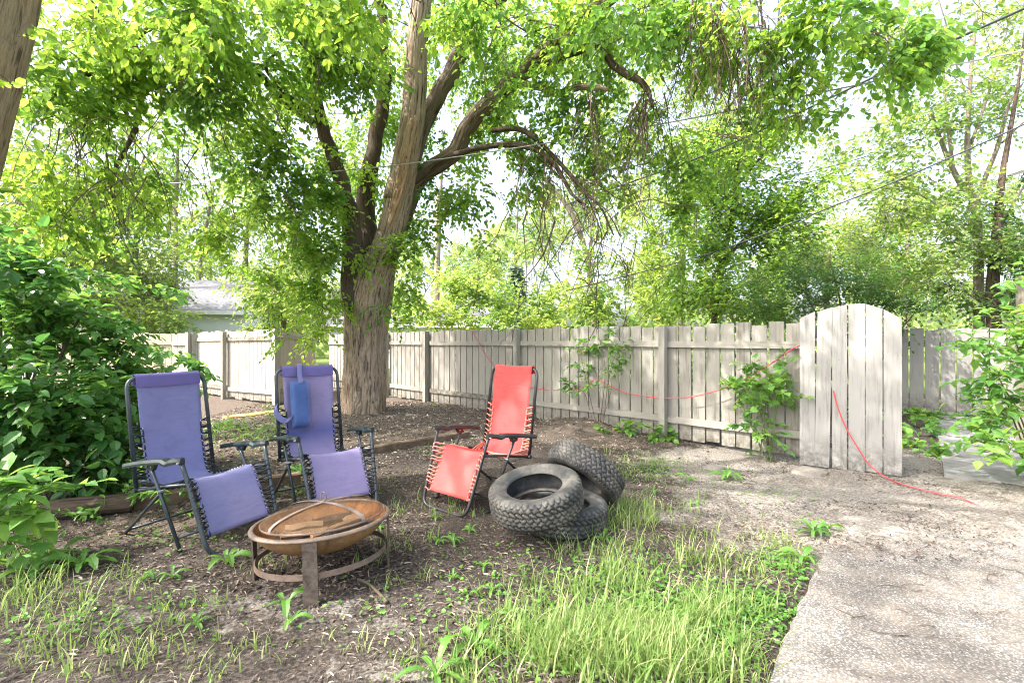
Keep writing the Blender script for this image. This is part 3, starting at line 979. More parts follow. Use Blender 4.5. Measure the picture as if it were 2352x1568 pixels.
# neighbouring house: only the tip of its eave and a strip of wall enter the frame
hs = thing('house', 'neighbouring house whose white eave tip shows at the right edge above the post', 'building', (8.6, 2.6, 0))
mb = MB()
e0 = at(2334, 397, 5.2)
mb.box([e0[0] + 3.4, 2.4, 1.55], [5.6, 4.8, 3.1])
mb.build('wall', M['siding'], hs)
mb = MB()
mb.add([[e0[0], -1, e0[2]], [e0[0] + 4, -1, e0[2] + 1.6], [e0[0] + 4, 5.2, e0[2] + 1.6], [e0[0], 5.2, e0[2]],
        [e0[0], -1, e0[2] + .12], [e0[0] + 4, -1, e0[2] + 1.72], [e0[0] + 4, 5.2, e0[2] + 1.72], [e0[0], 5.2, e0[2] + .12]],
       [[0, 3, 2, 1], [4, 5, 6, 7], [0, 1, 5, 4], [1, 2, 6, 5], [2, 3, 7, 6], [3, 0, 4, 7]])
mb.build('roof', M['siding'], hs)
mb = MB()
mb.box([e0[0] - .052, 2.1, e0[2] + .04], [.1, 6.2, .13])
mb.build('gutter', M['white'], hs)

mb = MB()
p0 = at(1003, 780, 26)
hP = at(1003, 500, 26)[2]
mb.tube([[p0[0], 26, -.2], [p0[0], 26, 3], [p0[0] + .03, 26, hP + 1.5]], [.16, .15, .12], 12)
pl = thing('utility_pole', 'thin wooden utility pole far behind the bushes, right of the big trunk', 'pole', (p0[0], 26, 0))
mb.build('shaft', M['pole'], pl, smooth=True)


def cable(label, pts, r, mat, m=10):
    P = smooth_path(np.array([at(*p) for p in pts]), m)
    mb = MB()
    mb.tube(P, r, 6)
    return tag(mb.build('overhead_cable', M[mat], smooth=True), label, 'cable', 'overhead cables')


cable('thick doubled dark cable falling from the top right corner into the canopy', [(2440, -25, 4.6), (2352, 20, 5.0), (2088, 138, 6.2), (1968, 196, 6.8), (1764, 292, 7.9), (1568, 376, 9.3), (1300, 470, 11.5)], 0.015, 'cable')
cable('long pale cable sagging right across the yard in front of the big trunk', [(2440, 96, 5.1), (2352, 116, 5.3), (1948, 200, 6.0), (1568, 276, 6.8), (1236, 332, 7.4), (953, 374, 7.75), (807, 390, 8.0), (540, 415, 8.6), (220, 424, 9.4), (-150, 428, 10.5)], 0.009, 'cable_pale')
cable('dark cable crossing low in front of the right-hand trees down to the layered shrub', [(2440, 240, 8.0), (2352, 286, 8.2), (2068, 412, 8.8), (1908, 476, 9.2), (1728, 548, 9.8), (1568, 600, 10.3), (1300, 668, 11.5)], 0.014, 'cable')
cable('faint thin cable in front of the tall right-hand tree', [(2440, 240, 11), (2352, 258, 11), (2150, 310, 11), (1900, 385, 11.5), (1600, 455, 12.5)], 0.010, 'cable')

# ================================================================== CHAIRS
def sling_profile():
    P = np.array([[-.390, 1.06], [-.3905, 1.112], [-.379, 1.1295], [-.358, 1.1295], [-.3475, 1.112], [-.340, 1.05], [-.325, 0.95], [-.298, 0.75], [-.262, 0.55], [-.225, 0.41], [-.16, 0.352], [-.02, 0.375], [.12, 0.415],
                  [.235, 0.455], [.297, 0.462], [.335, 0.425], [.375, 0.345], [.43, 0.235], [.482, 0.125]])
    return smooth_path(P, 4)


def make_chair(name, label, x, y, yaw, dz, tube_m, plastic_m, sling_m, lace_m, hem_m=None, two_tone=False, grommets=True, lacew=0.0058):
    root = thing(name, label, 'folding chair', (x, y, dz), yaw, 'zero-gravity folding chairs')
    B = lambda mb, nm, mt, sm=True, par=None: mb.build(nm, M[mt], par or root, smooth=sm, world=False)
    r = 0.0142
    # back frame (inverted U)
    mb = MB()
    top, bb = np.array([-.369, 1.11]), np.array([-.236, .335])
    wb = .27
    mb.tube(round_corner([[bb[0], -wb, bb[1]], [top[0], -wb, top[1]], [top[0], wb, top[1]], [bb[0], wb, bb[1]]], .085, 7), r, 10)
    B(mb, 'back_frame', tube_m)
    # front frame (U that stands on the ground)
    mb = MB()
    mb.tube(round_corner([[.322, -.296, .605], [.36, -.285, .50], [.535, -.250, .014], [.535, .250, .014], [.36, .285, .50], [.322, .296, .605]], .09, 7), r, 10)
    B(mb, 'front_frame', tube_m)
    for s in (-1, 1):
        mb = MB()
        mb.tube([[bb[0] - .005, s * .262, bb[1]], [.02, s * .268, .395], [.378, s * .280, .462]], .0105, 8)
        B(mb, 'seat_rail', tube_m)
        mb = MB()
        mb.tube(round_corner([[.020, s * .312, .535], [.070, s * .310, .455], [.330, s * .296, .010]], .1), .0115, 10)
        B(mb, 'support_leg', tube_m)
        mb = MB()
        mb.tube(round_corner([[.118, s * .292, .39], [-.06, s * .290, .25], [-.362, s * .288, .014]], .15), .0115, 10)
        B(mb, 'rear_leg', tube_m)
        mb = MB()
        mb.box([.338, s * .295, .012], [.06, .034, .024])
        B(mb, 'foot_cap', plastic_m, False)
        # arm pad with its raised grip, lofted along its length
        mb = MB()
        t = np.linspace(0, 1, 15)
        sec = []
        for q in t:
            px = -.241 + .585 * q
            pz = .523 + .087 * q + .012 * math.sin(q * math.pi) - .018 * math.exp(-((q - .80) / .05) ** 2)
            hw = .035 * (1 - .35 * (abs(q - .45) * 1.5) ** 3)
            if q in (0, 1):
                hw *= .55
            th = .024 + .004 * (q > .84)
            py = s * (.338 - .038 * q)
            sec.append([[px, py - hw, pz - th * .6], [px, py + hw, pz - th * .6], [px, py + hw * 1.05, pz], [px, py + hw * .75, pz + th * .75], [px, py - hw * .75, pz + th * .75], [px, py - hw * 1.05, pz]])
        n = 6
        Q = [[i_ * n + j_, i_ * n + (j_ + 1) % n, (i_ + 1) * n + (j_ + 1) % n, (i_ + 1) * n + j_] for i_ in range(len(t) - 1) for j_ in range(n)]
        V = np.array(sec).reshape(-1, 3)
        e = (len(t) - 1) * n
        mb.add(V, Q + [[0, 3, 2, 1], [0, 5, 4, 3], [e, e + 1, e + 2, e + 3], [e, e + 3, e + 4, e + 5]])
        arm = B(mb, 'armrest', plastic_m, False)
        mb = MB()
        mb.add(np.array([[-.055, -.012, .03], [.075, -.012, .03], [.045, -.012, -.018], [-.015, -.012, -.018], [-.055, .012, .03], [.075, .012, .03], [.045, .012, -.018], [-.015, .012, -.018]])
               + np.array([.015, s * .314, .540]), [[0, 3, 2, 1], [4, 5, 6, 7], [0, 1, 5, 4], [1, 2, 6, 5], [2, 3, 7, 6], [3, 0, 4, 7]])
        B(mb, 'bracket', plastic_m, False, arm)
        for (bx, bz) in ((.0, .545), (.05, .548), (.335, .60)):
            mb = MB()
            mb.tube([[bx, s * .299, bz], [bx, s * .331, bz]], .006, 8)
            B(mb, 'bolt', 'steel', False, arm)
        mb = MB()
        mb.tube([[bb[0], s * .255, bb[1] + .005], [bb[0], s * .290, bb[1] + .005]], .017, 10)
        B(mb, 'hinge', plastic_m, False)
        mb = MB()
        mb.tube([[.118, s * .282, .39], [.118, s * .325, .39]], .009, 8)
        B(mb, 'pivot', 'steel', False)
    for nm, a, b, rr in (('back_crossbar', [bb[0], -.262, bb[1] - .004], [bb[0], .262, bb[1] - .004], .0105), ('rear_crossbar', [-.30, -.288, .062], [-.30, .288, .062], .009),
                         ('support_crossbar', [.272, -.297, .105], [.272, .297, .105], .009)):
        mb = MB()
        mb.tube([a, b], rr, 8)
        B(mb, nm, tube_m)
    # sling: one cloth from the top bar over the seat to the shin edge
    P = sling_profile()
    s_ = np.concatenate([[0], np.cumsum(np.linalg.norm(np.diff(P, axis=0), axis=1))])
    nw = 15
    q = np.linspace(-1, 1, nw)
    T2 = np.gradient(P, axis=0)
    T2 = T2 / np.linalg.norm(T2, axis=1, keepdims=True)
    nr = np.stack([T2[:, 1], -T2[:, 0]], -1)     # towards the sitter's back
    tt_ = s_ / s_[-1]
    hw = .222 - .010 * np.sin(tt_ * math.pi)
    sag = .022 * np.sin(np.clip(tt_, 0, 1) * math.pi) ** .7
    V, tc, va = [], [], []
    for a in range(len(P)):
        d_ = sag[a] * (1 - q ** 2) + .004 * (vnoise(q * 3 + x * 9, s_[a] * 6) - .5)
        px = P[a, 0] + nr[a, 0] * d_
        pz = P[a, 1] + nr[a, 1] * d_
        edge = hw[a] * (1 + .010 * np.cos(s_[a] / .052 * 2 * math.pi) * (np.abs(q) > .99) * (.16 < tt_[a]))
        V.append(np.stack([px, q * edge, pz], -1))
        tc.append(np.stack([q * .23, 0 * q + s_[a], 0 * q], -1))
        if two_tone:   # unfaded band low on the back
            zz = P[a, 1]
            f = 1.15 * np.exp(-((zz - .545) / .075) ** 2) * (P[a, 0] < .05) * (.75 + .5 * (vnoise(q * 2 + 4, s_[a] * 4) - .5))
            va.append(np.clip(f + 0 * q, 0, 1))
        else:
            va.append(.55 * sstep(.60, .95, tt_[a]) * vnoise(q * 2, s_[a] * 3) + 0 * q)
    n = nw
    mb = MB()
    mb.add(np.array(V), [[a * n + b, a * n + b + 1, (a + 1) * n + b + 1, (a + 1) * n + b] for a in range(len(P) - 1) for b in range(n - 1)], tc=np.array(tc), var=np.array(va).reshape(-1))
    sl = B(mb, 'sling', sling_m)
    so = sl.modifiers.new('thick', 'SOLIDIFY')
    so.thickness = .003
    if hem_m:
        mb = MB()
        hp = np.array([[-.3945, 1.05], [-.3955, 1.112], [-.382, 1.135], [-.355, 1.135], [-.3425, 1.112], [-.3335, 1.04]])
        V = [[[px + .003 * (1 - (b_ / 7) ** 2), b_ / 7 * .2235, pz] for b_ in range(-7, 8)] for px, pz in hp]
        mb.add(np.array(V), [[a * 15 + b, a * 15 + b + 1, (a + 1) * 15 + b + 1, (a + 1) * 15 + b] for a in range(len(hp) - 1) for b in range(14)],
               tc=[[b_ / 7 * .23, a * .03, 0] for a in range(len(hp)) for b_ in range(-7, 8)])
        B(mb, 'hem', hem_m, True, sl)
    # lacing on both sides: zigzag from cloth edge to tube
    def tube_pt(zq, xq, part, s):
        if part == 'back':
            t = (1.11 - zq) / (1.11 - .335)
            return np.array([top[0] + (bb[0] - top[0]) * t, s * (wb - .006), 1.11 + (.335 - 1.11) * t])
        if part == 'seat':
            t = np.clip((xq - bb[0]) / (.378 - bb[0]), 0, 1)
            return np.array([xq, s * .268, .335 + .127 * t])
        t = np.clip((.50 - zq) / (.50 - .014), 0, 1)
        return np.array([.36 + .175 * t, s * (.281 - .035 * t), .50 - .486 * t])
    for s in (-1, 1):
        for part, lo, hi, cnt in (('back', .25, .585, 15), ('seat', .62, .74, 8), ('leg', .78, .985, 11)):
            mb = MB()
            gm = MB()
            pts = []
            ts = np.linspace(lo, hi, cnt)
            for k_, tq in enumerate(ts):
                a = np.searchsorted(tt_, tq)
                a = min(a, len(P) - 1)
                e = np.array([P[a, 0], s * (hw[a] - .008), P[a, 1]])
                nx_ = tube_pt(P[a, 1] + (.018 if part != 'seat' else 0), P[a, 0] + (.012 if part == 'seat' else 0), part, s)
                nx2 = tube_pt(P[a, 1] - (.004 if part != 'seat' else 0), P[a, 0] - (.004 if part == 'seat' else 0), part, s)
                fr = np.array([nr[a, 0] * -.006, 0, nr[a, 1] * -.006])
                pts += [e + fr, nx_ + fr * 2.2, nx2 - fr * 1.5, e - fr]
                for w0 in np.arange(8):
                    an = w0 / 8 * 2 * math.pi
                if grommets:
                    ang = np.linspace(0, 2 * math.pi, 9)
                    tv3 = np.array([T2[a, 0], 0, T2[a, 1]])
                    cpos = e + fr * .75
                    gm.tube([cpos + .0058 * (math.cos(g_) * tv3 + math.sin(g_) * np.array([0, 1, 0])) for g_ in ang], .0020, 5, caps=False)
            mb.tube(smooth_path(pts, 3), lacew, 5)
            lc = B(mb, 'lacing', lace_m)
            if grommets:
                B(gm, 'grommet_row', 'white', True, lc)
    return root


ch1 = make_chair('folding_chair', 'violet reclining lawn chair nearest the dark shrub, plain back without a cushion', -2.272, 3.459, R(-25.6), -.02, 'tube_blue', 'plastic_blue', 'purple', 'lace_dark', 'hem')
ch2 = make_chair('folding_chair', 'violet reclining lawn chair with a blue head cushion hanging on its back', -1.626, 4.098, R(-48.7), -.004, 'tube_blue', 'plastic_blue', 'purple2', 'lace_dark', 'hem', two_tone=True)
ch3 = make_chair('folding_chair', 'coral red reclining lawn chair with black frame beside the pile of tires', -0.209, 4.214, R(-129), -.006, 'tube_black', 'plastic_black', 'red', 'lace_red', None, grommets=False)

# cushion hanging on the second chair
pr = thing('head_cushion', 'faded blue head cushion hanging from a strap on a violet chair back', 'cushion', ch2.location, R(-48.7))
mb = MB()
nu, nv = 13, 21
lean = math.atan2(.133, .775)
Rl = np.array([[math.cos(lean), 0, -math.sin(lean)], [0, 1, 0], [math.sin(lean), 0, math.cos(lean)]])
for sgn in (1, -1):
    V, tc, va = [], [], []
    for a in np.linspace(-1, 1, nv):
        for b in np.linspace(-1, 1, nu):
            bul = .046 * ((1 - abs(a) ** 5) * (1 - abs(b) ** 4)) ** .5
            V.append([.036 + sgn * bul + .002 * vnoise(a * 5, b * 5 + sgn), b * .088 * (1 - .04 * a * a) - .092, a * .205])
            tc.append([b * .09, a * .2, 0])
            va.append(.95 * sstep(.45, .95, b + .12 * (vnoise(a * 3, 2.2) - .5)))
    V = np.array(V) @ Rl.T + np.array([-.293, 0, .795])
    Q = [[a * nu + b, a * nu + b + 1, (a + 1) * nu + b + 1, (a + 1) * nu + b] for a in range(nv - 1) for b in range(nu - 1)]
    if sgn < 0:
        Q = [q_[::-1] for q_ in Q]
    mb.add(V, Q, tc=tc, var=va)
mb.build('cushion', M['blue_pillow'], pr, smooth=True, world=False)
mb = MB()
for P_ in ([[-.255, -.095, .985], [-.30, -.090, 1.06], [-.338, -.080, 1.140], [-.372, -.062, 1.146], [-.405, -.064, 1.12], [-.395, -.066, 1.03]],):
    P_ = smooth_path(P_, 4)
    wv_ = np.array([0, .020, 0])
    V = np.vstack([P_ - wv_, P_ + wv_, P_ - wv_ + [.004, 0, .004], P_ + wv_ + [.004, 0, .004]])
    n = len(P_)
    k = np.arange(n - 1)
    mb.add(V, np.vstack([np.stack([k, k + 1, k + 1 + n, k + n], -1), np.stack([k + 2 * n, k + 3 * n, k + 1 + 3 * n, k + 1 + 2 * n], -1)]))
mb.build('strap', M['blue_pillow'], pr, smooth=True, world=False)
mb = MB()
P_ = smooth_path([[-.30, -.285, .80], [-.275, -.296, .77], [-.262, -.285, .72], [-.245, -.255, .685], [-.235, -.225, .672], [-.215, -.19, .69], [-.225, -.14, .715]], 4)
n = len(P_)
w_ = np.stack([.004 * np.ones(n), 0.012 * np.ones(n), .020 * np.ones(n)], -1)
V = np.vstack([P_ - w_, P_ + w_, P_ - w_ + [.005, 0, 0], P_ + w_ + [.005, 0, 0]])
k = np.arange(n - 1)
mb.add(V, np.vstack([np.stack([k, k + 1, k + 1 + n, k + n], -1), np.stack([k + 2 * n, k + 3 * n, k + 1 + 3 * n, k + 1 + 2 * n], -1)]))
mb.build('strap', M['blue_pillow'], pr, smooth=True, world=False)


# ================================================================== FIRE PIT
def lathe(mb, prof, n=72, var=0.5, wob=0.0):
    prof = np.asarray(prof, float)
    a = np.arange(n) / n * 2 * math.pi
    rr = prof[:, 0:1] * (1 + wob * np.sin(2 * a + .6)[None])
    V = np.stack([rr * np.cos(a), rr * np.sin(a), prof[:, 1:2] + 0 * a[None] + wob * .15 * np.sin(3 * a)[None]], -1).reshape(-1, 3)
    K = len(prof)
    i_, j_ = np.meshgrid(np.arange(K - 1), np.arange(n), indexing='ij')
    j2 = (j_ + 1) % n
    mb.add(V, np.stack([i_ * n + j_, i_ * n + j2, (i_ + 1) * n + j2, (i_ + 1) * n + j_], -1).reshape(-1, 4), var=var)


PIT = Vector((-1.097, 2.794, 0.016))
PROT = (R(-3.0), R(-3.0), 0)
fp = thing('fire_pit', 'round rusty steel fire bowl on four flat legs in front of the violet chairs', 'fire pit', PIT)
fp.rotation_euler = PROT
mb = MB()
bt = np.linspace(0, 1, 14)
inner = [[.357 * math.sin(t_ * math.pi / 2), .300 - .165 * math.cos(t_ * math.pi / 2) ** 1.25] for t_ in bt]
lathe(mb, [[max(p_[0], .002), p_[1]] for p_ in inner], wob=.004)
bi = mb.build('bowl_inside', M['rust_in'], fp, smooth=True, world=False)
mb = MB()
outer = [[max(.364 * math.sin(t_ * math.pi / 2), .002), .294 - .168 * math.cos(t_ * math.pi / 2) ** 1.25] for t_ in bt]
lathe(mb, outer[::-1], wob=.004)
mb.build('bowl', M['rust_out'], fp, smooth=True, world=False)
mb = MB()
lathe(mb, [[.356, .3005], [.360, .304], [.368, .304], [.378, .299], [.383, .292], [.382, .286], [.377, .285], [.370, .290], [.364, .2945]], wob=.004)
mb.build('rim', M['rim'], fp, smooth=True, world=False)
for k in range(4):
    a = R(12 + 90 * k)
    c_, s_n = math.cos(a), math.sin(a)
    Rz = np.array([[c_, -s_n, 0], [s_n, c_, 0], [0, 0, 1]])
    mb = MB()
    th, wd = .010, .036
    pr_ = [(.361, -.06), (.363, .10), (.366, .2), (.367, .288)]
    V = []
    for rr, zz in pr_:
        V += [[rr, -wd, zz], [rr + th, -wd, zz], [rr + th, wd, zz], [rr, wd, zz]]
    Q = [[q_ * 4 + b, q_ * 4 + (b + 1) % 4, q_ * 4 + 4 + (b + 1) % 4, q_ * 4 + 4 + b] for q_ in range(3) for b in range(4)] + [[0, 3, 2, 1], [12, 13, 14, 15]]
    mb.add(np.array(V) @ Rz.T, Q)
    mb.build('leg', M['leg_steel'], fp, world=False)
mb = MB()
lathe(mb, [[.3595, .094], [.3595, .124], [.354, .124], [.354, .094], [.3595, .094]])
mb.build('hoop', M['rim'], fp, world=False)
mb = MB()
rg = np.linspace(0.003, .27, 16)
lathe(mb, [[r_ * (1 + .0), .196 + .030 * math.cos(min(1, r_ / .27) * math.pi / 2)] for r_ in rg], 40)
V = mb.V[0]
V[:, 2] += .022 * (fbm(V[:, 0] * 22, V[:, 1] * 22, 2.0) - .5)
V[:, 2] += .014
o = mb.build('ash', M['ash'], None, smooth=True, world=False)
o.location = PIT
o.rotation_euler = PROT
tag(o, 'heap of dark ash and char lying in the rusty fire bowl', 'ash')

sticks = [((-.20, -.04), (-.02, .05), .026, 'thick pale split stick lying left of the ash in the fire bowl'), ((-.16, -.18), (.05, -.06), .019, 'pale stick pointing from the near left rim towards the ash'),
          ((.02, -.20), (.17, .06), .014, 'long straight stick lying slantwise right of the ash in the fire bowl'), ((-.10, .10), (.12, .13), .028, 'charred log stub behind the ash in the fire bowl'),
          ((.10, .08), (.20, .13), .030, 'short pale wood block at the back right of the fire bowl')]
for (a, b, r_, lb) in sticks:
    mb = MB()
    A3 = np.array([a[0], a[1], .246 + (.016 if math.hypot(*a) > .17 else 0)])
    B3 = np.array([b[0], b[1], .250 + (.016 if math.hypot(*b) > .17 else 0)])
    mid = (A3 + B3) / 2 + [0, 0, .004]
    mb.tube(smooth_path([A3, A3 * .6 + mid * .4 + rng.normal(0, .004, 3), mid, B3], 3), r_, 5)
    o = mb.build('firewood', M['firewood'] if 'charred' not in lb else M['ash'], None, world=False)
    o.location = PIT
    o.rotation_euler = PROT
    tag(o, lb, 'firewood', 'wood in the fire bowl')

sc = thing('spark_screen', 'domed wire mesh spark screen with a looped handle lying in the fire bowl', 'fire pit lid', PIT + Vector((.012, .008, .004)))
sc.rotation_euler = (R(-3.0), R(-4.2), R(-8))
mb = MB()
lathe(mb, [[.342, .304], [.3425, .311], [.339, .314], [.335, .311], [.335, .304]])
mb.build('ring', M['rim'], sc, smooth=True, world=False)
mb = MB()
dm = [[.337 * math.cos(t_), .312 + .066 * math.sin(t_) ** 1.1] for t_ in np.linspace(0, math.pi / 2 - .01, 12)]
lathe(mb, dm)
mb.build('mesh_dome', M['screen'], sc, smooth=True, world=False)
for k, a in enumerate((-114, -24, 66, 156)):
    a = R(a)
    mb = MB()
    t = np.linspace(0, math.pi / 2, 12)
    P_ = np.stack([(.340 * np.cos(t)) * math.cos(a), (.340 * np.cos(t)) * math.sin(a), .314 + .071 * np.sin(t)], -1)
    sd = np.array([-math.sin(a), math.cos(a), 0]) * .0125
    V = np.vstack([P_ - sd, P_ + sd, P_ - sd + [0, 0, .003], P_ + sd + [0, 0, .003]])
    n = 12
    q_ = np.arange(n - 1)
    mb.add(V, np.vstack([np.stack([q_, q_ + 1, q_ + 1 + n, q_ + n], -1), np.stack([q_ + 2 * n, q_ + 3 * n, q_ + 1 + 3 * n, q_ + 1 + 2 * n], -1),
                         np.stack([q_, q_ + 2 * n, q_ + 1 + 2 * n, q_ + 1], -1), np.stack([q_ + n, q_ + 1 + n, q_ + 1 + 3 * n, q_ + 3 * n], -1)]))
    mb.build('strap', M['strap'], sc, world=False)
mb = MB()
mb.tube(smooth_path([[-.012, 0, .384], [.006, .002, .396], [.018, 0, .416], [.010, -.002, .438], [-.004, -.002, .442], [-.017, 0, .424], [-.014, .002, .404], [.002, .003, .390], [.016, 0, .382]], 5), .0036, 7)
mb.build('handle', M['rim'], sc, smooth=True, world=False)

# ================================================================== TIRES
def make_tire(name, label, loc, nrmv, mat, seed, spin=0.0, Ro=.325, Ri=.192, W=.205):
    prof = [(Ri, -.066), (Ri + .004, -.078), (Ri + .016, -.084), (Ri + .035, -.090), (Ro - .070, -.1025), (Ro - .045, -.101), (Ro - .026, -.094), (Ro - .011, -.083)]
    outer_n = 30
    tz = np.linspace(-.078, .078, outer_n)
    tread = [(Ro - .0075 * (abs(z_) / .078) ** 4, z_) for z_ in tz]
    full = prof + tread + [(r_, -z_) for r_, z_ in prof[::-1]] + [(Ri + .012, .055), (Ri + .05, .068), (Ro - .05, .078), (Ro - .022, .06), (Ro - .014, 0), (Ro - .022, -.06), (Ro - .05, -.078), (Ri + .05, -.068), (Ri + .012, -.055), (Ri, -.066)]
    full = np.array(full)
    n = 300
    a = np.arange(n) / n * 2 * math.pi
    rr = full[:, 0:1] + 0 * a[None]
    zz = full[:, 1:2] + 0 * a[None]
    var = np.ones_like(rr)
    i0, i1 = len(prof) - 2, len(prof) + outer_n + 2
    u = a[None] * Ro
    zt = zz[i0:i1] / .078
    # five block rows with zigzag grooves, staggered slits between the blocks
    per = Ro * 2 * math.pi / 44
    ph = u / per
    tri = lambda q_: np.abs((q_ % 1) * 2 - 1) * 2 - 1
    zw = zt + .10 * tri(ph + .25 * np.round(zt * 2))
    rowf = (zw + 1) * 2.5
    gro = np.abs(rowf - np.round(rowf)) * np.where(np.abs(zw) < 1.02, 1, 9)
    row = np.floor(rowf)
    slit = np.abs(((ph + .5 * (row % 2) + .35 * (rowf - row - .5)) % 1) - .5)
    deep = np.maximum((1 - gro / .16) * 1.6, np.where(slit < .13, (1 - slit / .14) * 1.6, 0))
    deep = np.clip(deep, 0, 1)
    rr[i0:i1] -= .010 * deep
    var[i0:i1] = 1 - .95 * deep
    # shoulder lugs, rings on the sidewall
    for k_ in range(3, 7):
        for sd in (k_, len(prof) + outer_n + len(prof) - 1 - k_):
            rr[sd] += 0
            zz[sd] += np.sign(zz[sd]) * (.0018 if k_ in (4,) else 0)
    K = len(full)
    ca, sa = np.cos(a), np.sin(a)
    V = np.stack([rr * ca, rr * sa, zz], -1).reshape(-1, 3)
    ii_, jj_ = np.meshgrid(np.arange(K - 1), np.arange(n), indexing='ij')
    j2 = (jj_ + 1) % n
    Q = np.stack([ii_ * n + jj_, ii_ * n + j2, (ii_ + 1) * n + j2, (ii_ + 1) * n + jj_], -1).reshape(-1, 4)
    mb = MB()
    root = thing(name, label, 'tire', loc, group='old car tires in a pile')
    q = Vector(nrmv).normalized().to_track_quat('Z', 'Y')
    root.rotation_mode = 'QUATERNION'
    from mathutils import Quaternion
    root.rotation_quaternion = q @ Quaternion((0, 0, 1), spin)
    nfl = (i1 - 1)
    sel = np.zeros(K - 1, bool)
    sel[i0:i1 - 1] = True
    mQ = Q.reshape(K - 1, n, 4)
    def part(nm, mask):
        q2 = mQ[mask].reshape(-1, 4)
        used, inv = np.unique(q2, return_inverse=True)
        b_ = MB()
        b_.add(V[used], inv.reshape(-1, 4), tc=V[used] + seed, var=var.reshape(-1)[used])
        b_.build(nm, M[mat], root, smooth=True, world=False)
    part('tread', sel)
    low = np.zeros(K - 1, bool)
    low[:i0] = True
    part('sidewall', low)
    up = np.zeros(K - 1, bool)
    up[i1 - 1:len(prof) * 2 + outer_n - 1] = True
    part('sidewall', up)
    inn = np.zeros(K - 1, bool)
    inn[len(prof) * 2 + outer_n - 1:] = True
    part('liner', inn)
    return root


make_tire('tire', 'old tire lying on top of the pile, tilted towards the red chair, hollow middle showing', (.165, 3.30, .290), (-.16, -.17, .97), 'rubber', 3.0)
make_tire('tire', 'tire lying flat in the grass at the bottom of the pile', (.375, 3.52, .100), (.02, -.01, 1), 'rubber_dark', 7.0, .6)
make_tire('tire', 'tire propped steeply at the back of the pile with its whole tread facing out', (.585, 3.86, .300), (.57, .42, .70), 'rubber', 12.0, 1.3)

# ================================================================== CORDS, TIMBERS, STONES
FA, FB = np.array([-2.95, 11.55]), np.array([3.13, 5.50])
fdir = nrm(FB - FA)
fn = np.array([fdir[1], -fdir[0]])
if fn[1] > 0:
    fn = -fn


def on_fence(u, v, off=0.085):
    """point in front of the fence boards seen at (u, v)"""
    k = (u - CU) / FO
    A_ = FA + fn * off
    # X = kY ; A + t d
    t = (k * A_[1] - A_[0]) / (fdir[0] - k * fdir[1])
    p = A_ + fdir * t
    return np.array([p[0], p[1], CAMH - (v - CV) / FO * p[1]])


mb = MB()
mb.tube(smooth_path([on_fence(1082, 757, -.03), on_fence(1088, 765), on_fence(1120, 822), on_fence(1165, 868), on_fence(1225, 890), on_fence(1290, 896), on_fence(1340, 890), on_fence(1368, 872),
                     on_fence(1400, 886), on_fence(1450, 905), on_fence(1540, 914), on_fence(1610, 907), on_fence(1690, 880), on_fence(1760, 842), on_fence(1812, 806), on_fence(1838, 792), on_fence(1850, 786)], 8), .0062, 6)
tag(mb.build('power_cord', M['cord'], smooth=True), 'thin red cord looped along the front of the white board fence', 'cord')
mb = MB()


def on_gate(u, v, off=.03):
    k = (u - CU) / FO
    a = np.array([3.153, 5.247]) + nv_g * off
    t = (k * a[1] - a[0]) / (dv_g[0] - k * dv_g[1])
    p = a + dv_g * t
    return np.array([p[0], p[1], CAMH - (v - CV) / FO * p[1]])


dv_g = nrm(np.array([3.848, 4.730]) - np.array([3.153, 5.247]))
nv_g = np.array([dv_g[1], -dv_g[0]])
gl = [gpos(u, v) * [1, 1, 0] + [0, 0, .022] for u, v in ((2040, 1103), (2075, 1118), (2120, 1130), (2165, 1141), (2210, 1150), (2262, 1166))]
gl[-1][2] = -.01
mb.tube(smooth_path([on_gate(1914, 893, -.01), on_gate(1916, 905), on_gate(1926, 940, .05), on_gate(1945, 985, .06), on_gate(1972, 1030, .07), on_gate(2000, 1070, .09)] + gl, 8), .0062, 6)
tag(mb.build('power_cord', M['cord'], smooth=True), 'red cord hanging out of the garden gate and trailing over the ground', 'cord')


def timber(label, a, b, h=.10, w=.10, name='edging_timber', mat='timber'):
    mb = MB()
    A3, B3 = np.array(a, float), np.array(b, float)
    L = np.linalg.norm(B3 - A3)
    n = max(3, int(L / .12))
    Rm = rot_to(*(B3 - A3)[:2])
    V = []
    for k_ in range(n + 1):
        t_ = k_ / n
        c = A3 + (B3 - A3) * t_
        g0 = float(gh(c[0], c[1]))
        for (yy_, z_) in ((-w / 2, -.05), (w / 2, -.05), (w / 2, h - .012), (w / 2 - .015, h), (-w / 2 + .015, h), (-w / 2, h - .012)):
            V.append(Rm @ np.array([0, yy_ + rng.normal(0, .003), 0]) + np.array([c[0], c[1], g0 + z_ + rng.normal(0, .003)]))
    m6 = 6
    Q = [[k_ * m6 + b_, k_ * m6 + (b_ + 1) % m6, (k_ + 1) * m6 + (b_ + 1) % m6, (k_ + 1) * m6 + b_] for k_ in range(n) for b_ in range(m6)]
    e = n * m6
    Q += [[0, 3, 2, 1], [0, 5, 4, 3], [e, e + 1, e + 2, e + 3], [e, e + 3, e + 4, e + 5]]
    mb.add(V, Q)
    return tag(mb.build(name, M[mat]), label, 'timber')


